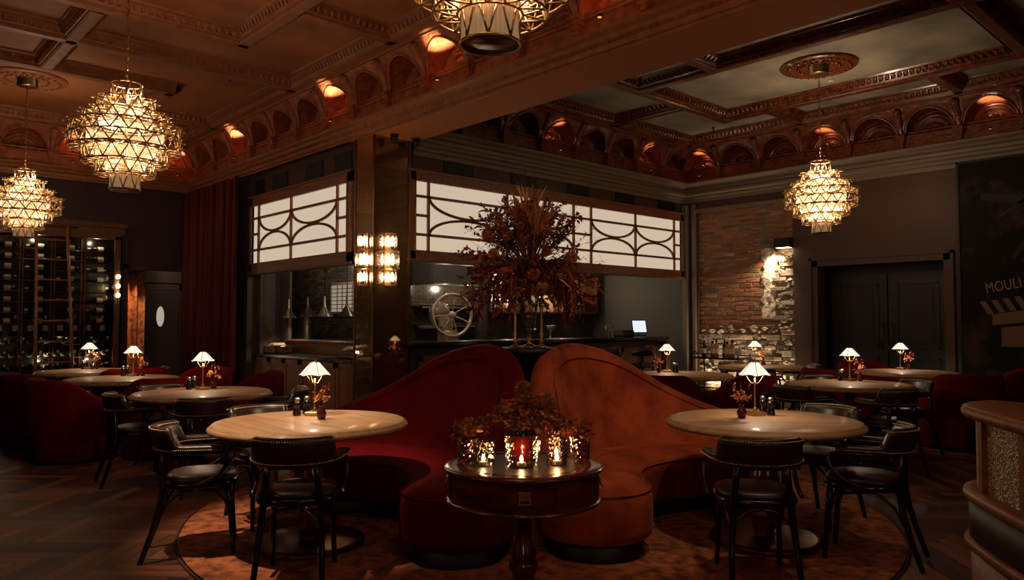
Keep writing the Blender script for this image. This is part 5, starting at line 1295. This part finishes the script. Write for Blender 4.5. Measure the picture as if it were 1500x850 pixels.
downlight(-7.9,.8,ZP,(-9.7,4.95,.6),230,.5,'recessed downlight washing the walnut panelled counter')
# ---- smoke detectors, sprinklers
for x,y,lab in ((-4.38,8.72,'beside the right ceiling rose, nearer the beam'),(-4.35,9.75,'beside the right ceiling rose, nearer the far wall'),(-10.75,1.7,'next to the left ceiling rose')):
    t=thing('smoke_detector','small round smoke detector '+lab,'detector',(x,y,ZP)); o=MB(); o.lathe([(.05,0),(.05,-.015),(.04,-.03),(.02,-.035)],18); obj('case',o,M['white'],t); o=MB(); o.lathe([(.02,-.035),(.015,-.042),(.001,-.042)],12,cap=False); obj('sensor',o,M['cornR'],t)
for x,y,lab in ((-6.75,10.75,'near the far corner of the right room'),(-9.5,3.85,'near the beam in the left room')):
    t=thing('fire_sprinkler','tiny dark sprinkler hanging from the ceiling '+lab,'sprinkler',(x,y,ZP)); o=MB(); o.lathe([(.03,0),(.03,-.01),(.012,-.015),(.012,-.05),(.006,-.09)],12); obj('body',o,M['vent'],t); o=MB(); o.lathe([(.022,-.09),(.022,-.094)],12); obj('deflector',o,M['vent'],t)
# ---- big red curtain
t=thing('red_curtain','tall crimson velvet curtain hanging left of the short lit screen','curtain',(0,0,0))
o=MB(); rows=[]; rr=random.Random(9); n=220
for i in range(n+1):
    x=-13.52+2.2*i/n; ph=2*PI*i/n*10+1.1*math.sin(i*.11); 
    rows.append([(x+.018*math.sin(ph*2+z),4.74+(.085+.02*math.sin(i*.23))*math.sin(ph)*(.75+.25*(3.6-z)/3.6),z) for z in (.02,.6,1.2,1.8,2.4,3.0,3.6)])
o.grid(rows); obj('drape',o,M['curtain'],t)
o=MB(); o.tube([(-13.55,4.74,3.61),(-11.3,4.74,3.61)],.016,8); obj('rail',o,M['brassd'],t)
# ---- corridor curtain
t=thing('copper_curtain','copper velvet curtain glowing inside the dark doorway','curtain',(0,0,0))
o=MB(); rows=[]
for i in range(61):
    y=3.55+.74*i/60; rows.append([(XW-.62+.05*math.sin(i*.55),y,z) for z in (.02,.8,1.6,2.3)])
o.grid(rows); obj('drape',o,M['curtain2'],t); o=MB(); o.tube([(XW-.62,3.5,2.32),(XW-.62,4.32,2.32)],.012,6); obj('rail',o,M['brassd'],t)
spot('corridor_light',(XW-.30,4.02,2.44),(XW-.58,4.05,.8),70,.9,.6)
point('corridor_lamp',(XW-.9,5.0,2.3),1.5,(1,.7,.45),.05)
# ---- wine cabinet
t=thing('wine_cabinet','wall sized glazed wine cabinet in a walnut frame','cabinet',(0,0,0))
wy0,wy1=.9,3.66; xf=XW+.30
o=MB(); o.bx(xf-.06,xf,wy1-.10,wy1,0,2.75); o.bx(xf-.06,xf,wy0,wy0+.1,0,2.75); o.bx(xf-.06,xf,wy0,wy1,2.70,2.78); o.bx(xf-.06,xf,wy0,wy1,0,.10)
o.bx(XW,xf,wy1-.02,wy1,0,2.75); o.bx(XW,xf,wy0,wy0+.02,0,2.75); obj('frame',o,M['walnutx'],t)
o=MB(); o.bx(XW,xf+.03,wy0-.04,wy1+.04,2.78,2.86); o.bx(XW,xf+.06,wy0-.06,wy1+.06,2.89,2.96); o.bx(XW,xf+.02,wy0-.02,wy1+.02,2.86,2.89); obj('cornice',o,M['walnutx'],t)
o=MB(); o.bx(XW,XW+.012,wy0,wy1,0,2.75); obj('back_panel',o,M['black'],t)
bays=[wy1-.10-.42*k for k in range(7)]
for y in bays[1:-1]:
    q=MB(); q.bx(xf-.05,xf-.03,y-.008,y+.008,.1,2.7); q.bx(XW+.02,XW+.035,y-.01,y+.01,.1,2.7); obj('upright',q,M['brassd'],t)
rowz=[2.545-.165*k for k in range(8)]
for z in rowz+[1.06,.86,.66,.46,.26]:
    q=MB(); 
    for x in (XW+.06,XW+.16): q.tube([(x,wy0+.03,z-.045),(x,wy1-.03,z-.045)],.005,5)
    obj('rack_rail',q,M['brassd'],t)
q=MB(); q.bx(xf-.022,xf-.016,wy0+.1,wy1-.1,.1,2.7); obj('glass_front',q,M['pane'],t)
q=MB(); q.bx(XW+.02,xf-.06,wy0+.02,wy1-.02,.10,.12); obj('floor_shelf',q,M['black'],t)
WB=[bottle('w',.31,.038,M['bottle'],M['paper'],M['white']),bottle('w',.31,.041,M['bottle'],M['paper'],M['foil'])]
rr=random.Random(4)
for ri,z in enumerate(rowz):
    for bi in range(6):
        yc=bays[bi]-.21
        if rr.random()<.06: continue
        mtx=Matrix.Translation((XW+.11,yc+.15,z))@Matrix.Rotation(PI/2,4,'X')@Matrix.Rotation(rr.uniform(-.25,.25),4,'Z')
        put_bottle(WB[(ri+bi)%2],'wine_bottle',mtx,'wine bottle lying label forward on the upper cabinet racks','bottle','label forward wine bottles on the upper cabinet racks')
for ri,z in enumerate((1.06,.86,.66,.46)):
    for k in range(22):
        y=wy1-.19-k*.115
        if ((wy1-.1-y)%.42)<.03: continue
        mtx=Matrix.Translation((XW+.02,y,z-.005))@Matrix.Rotation(PI/2-.22,4,'Y')
        put_bottle(WB[k%2],'wine_bottle',mtx,'wine bottle lying neck outward on the lower cabinet racks','bottle','neck outward wine bottles on the lower cabinet racks')
for k in range(12):
    y=wy1-.22-k*.2
    put_bottle(WB[k%2],'wine_bottle',Matrix.Translation((XW+.12,y,1.165+.0)),'wine bottle standing upright on the middle cabinet shelf','bottle','upright wine bottles on the middle cabinet shelf')
q=MB(); q.bx(XW+.02,xf-.06,wy0+.02,wy1-.02,1.145,1.163); obj('middle_shelf',q,M['black'],t)
for y in (1.6,2.5,3.3): point('cabinet_light',(xf-.09,y,2.66),2.2,(1,.8,.55),.02); 
for y in (1.9,2.9): point('cabinet_light',(xf-.09,y,1.12),3.0,(1,.8,.55),.02)
for y in (1.7,2.6,3.3): point('cabinet_light',(xf-.09,y,.75),2.2,(1,.8,.55),.02)
# ladder on the cabinet
t=thing('library_ladder','tall wooden library ladder leaning on the wine cabinet','ladder',(0,0,0))
lx0,lx1=xf+.58,xf+.11
for y,dy in ((2.42,.03),(2.86,-.03)):
    q=MB(); q.tube([(lx0,y-dy,0),(lx1,y+dy*.5,2.84)],.022,8); obj('stile',q,M['ladder'],t)
for k in range(9):
    f=(k+.5)/9.2; x=lx0+(lx1-lx0)*f; q=MB(); q.tube([(x,2.40,2.84*f),(x,2.88,2.84*f)],.013,8); obj('rung',q,M['ladder'],t)
q=MB(); q.tube([(lx1,2.3,2.84),(lx1,3.0,2.84)],.012,8); q.tube([(lx1-.08,2.45,2.84),(lx1,2.45,2.84)],.01,6); obj('hook_bar',q,M['brassd'],t)
# small wall sconces seen on the cabinet glass edge
t=thing('globe_sconce','three bulb brass wall light on the right stile of the wine cabinet','wall light',(xf+.0,wy1-.06,1.98))
q=MB(); q.bx(0,.015,-.02,.02,-.32,.2); q.tube([(.03,0,-.3),(.03,0,.75)],.006,6); obj('stem',q,M['brass'],t)
for k,z in enumerate((.12,-.03,-.18)): q=MB(); q.sphere((.05,0,z),.035,12,8); obj('bulb',q,M['bulb'],t)
point('cabinet_sconce_light',(xf+.12,wy1-.06,1.95),1.6,(1,.66,.36),.04)
# ---- bottle cart before the brick bay
t=thing('bottle_cart','dark metal drinks cart with bottles before the brick wall','cart',(-6.85,11.05,0))
q=MB(); q.bx(-.45,.45,-.2,.2,.76,.785); obj('top_shelf',q,M['black'],t); q=MB(); q.bx(-.45,.45,-.2,.2,.28,.30); obj('bottom_shelf',q,M['black'],t)
for sx in(-1,1):
    for sy in(-1,1): q=MB(); q.tube([(sx*.43,sy*.18,0),(sx*.43,sy*.18,.84)],.012,6); obj('leg',q,M['black'],t)
q=MB(); q.tube([(-.43,-.18,.83),(-.43,.18,.83)],.011,6); q.tube([(-.43,0,.83),(-.50,0,.87),(-.54,0,.83)],.011,6); obj('handle',q,M['black'],t)
cl=['clear topped dark bottle at the left end of the drinks cart','amber bottle second on the drinks cart','broad amber bottle third on the drinks cart','dark bottle fourth on the drinks cart','amber bottle fifth on the drinks cart','broad amber bottle at the right end of the drinks cart']
for k in range(6): put_bottle(SP[(k+1)%3],'spirit_bottle',Matrix.Translation((-7.1+k*.105+rr.uniform(-.01,.01),11.02+rr.uniform(-.06,.06),.785)),cl[k],'bottle','spirit bottles on the drinks cart')
# light box at the head of the plaster patch, uplights at the foot of the bay
t=thing('wall_downlight','dark boxy downlight at the top right of the brick bay','wall light',(-5.88,YF-.06,2.56))
q=MB(); q.bx(-.14,.12,-.08,.08,0,.15); obj('housing',q,M['vent'],t); q=MB(); q.bx(-.11,.09,-.06,.06,-.004,0); obj('lens',q,M['bulb'],t)
spot('patch_light',(-5.98,YF-.11,2.54),(-6.2,YF+.06,1.9),60,1.7,.6,(1,.78,.52),.02)
for x in (-7.2,-6.6,-6.05):
    t=thing('floor_uplight','round brass uplight on the floor at the foot of the brick bay, %s'%{-7.2:'left',-6.6:'middle',-6.05:'right'}[x],'uplight',(x,YF-.10,0),0,'uplights at the foot of the brick bay')
    q=MB(); q.lathe([(.05,0),(.05,.05),(.04,.06)],16,cap=False); obj('housing',q,M['brassd'],t); q=MB(); q.lathe([(.001,.05),(.04,.05)],16,cap=False); obj('lens',q,M['bulb'],t)
    spot('bay_light',(x,YF-.10,.08),(x,YF+.08,1.1),40,1.7,.9,(1,.74,.46),.03)
# ---- mural
t=thing('theatre_mural','large dark night mural with a striped awning sign on the far right wall','painting',(0,0,0))
q=MB(); q.bx(-3.36,.6,YF-.05,YF-.01,.6,3.52); obj('canvas',q,M['canvas'],t)
q=MB()
for a in ((-3.39,-3.36,.57,3.55),(.6,.63,.57,3.55),(-3.39,.63,3.52,3.55),(-3.39,.63,.57,.6)): q.bx(a[0],a[1],YF-.065,YF-.005,a[2],a[3])
obj('frame',q,M['vent'],t)
for k in range(12):
    x=-3.14+k*.13; q=MB(); q.add([(x,YF-.054,1.64+.02*k),(x+.07,YF-.054,1.645+.02*k),(x+.16,YF-.054,1.48+.02*k),(x+.09,YF-.054,1.475+.02*k)],[(0,1,2,3)]); obj('awning_stripe',q,M['awnA'],t)
q=MB(); q.add([(-3.0,YF-.053,1.47),(-1.4,YF-.053,1.72),(-1.4,YF-.053,1.5),(-3.0,YF-.053,1.33)],[(0,1,2,3)]); q.add([(-2.9,YF-.053,1.3),(-1.4,YF-.053,1.44),(-1.4,YF-.053,1.05),(-2.9,YF-.053,1.05)],[(0,1,2,3)]); obj('painted_house_front',q,M['awnA'],t)
q=MB()
for i,(x0,z0,x1,z1,w_) in enumerate(((-3.1,3.05,-1.6,2.75,.05),(-2.9,2.75,-2.2,3.2,.02),(-2.75,2.2,-2.35,2.75,.03),(-2.65,2.15,-2.2,2.65,.02))):
    d=V((x1-x0,0,z1-z0)).normalized(); n_=V((-d.z,0,d.x))*w_; q.add([V((x0,YF-.0535,z0))+n_,V((x1,YF-.0535,z1))+n_*1.6,V((x1,YF-.0535,z1))-n_*1.6,V((x0,YF-.0535,z0))-n_],[(0,1,2,3)])
M['haze']=mat('painted light beam',srgb(40,33,27),.8); obj('painted_light_beam',q,M['haze'],t)
cu=bpy.data.curves.new('lettering','FONT'); cu.body='MOULI'; cu.size=.19; cu.extrude=.004; cu.space_character=1.08
o=bpy.data.objects.new('lettering',cu); COL.objects.link(o); cu.materials.append(M['gold']); me=bpy.data.meshes.new_from_object(o.evaluated_get(bpy.context.evaluated_depsgraph_get())); bpy.data.objects.remove(o); o=bpy.data.objects.new('lettering',me); COL.objects.link(o); o.parent=t; o.location=(-3.06,YF-.056,1.755); o.rotation_euler=(PI/2,-.16,0); o.scale=(.68,1,1)
# ================================================================ CAMERA, WORLD, VIEW
cam=bpy.data.cameras.new('camera'); cam.sensor_width=36; cam.lens=1105.2/1500*36; cam.clip_start=.05; cam.clip_end=100
co=bpy.data.objects.new('camera',cam); COL.objects.link(co); co.location=(0,0,1.386); co.rotation_euler=(math.radians(90+2.348),0,math.radians(47.21))
SC.camera=co
wd=bpy.data.worlds.new('dim room air'); SC.world=wd; wd.use_nodes=True
wd.node_tree.nodes['Background'].inputs[0].default_value=(1,.6,.4,1); wd.node_tree.nodes['Background'].inputs[1].default_value=.0
SC.view_settings.view_transform='Standard'; SC.view_settings.look='None'; SC.view_settings.gamma=1; SC.view_settings.use_curve_mapping=False
SC.view_settings.exposure=0
SC.cycles.max_bounces=8; SC.cycles.diffuse_bounces=3; SC.cycles.glossy_bounces=4; SC.cycles.transmission_bounces=6; SC.cycles.transparent_max_bounces=16
SC.cycles.sample_clamp_indirect=4; SC.cycles.caustics_reflective=False; SC.cycles.caustics_refractive=False
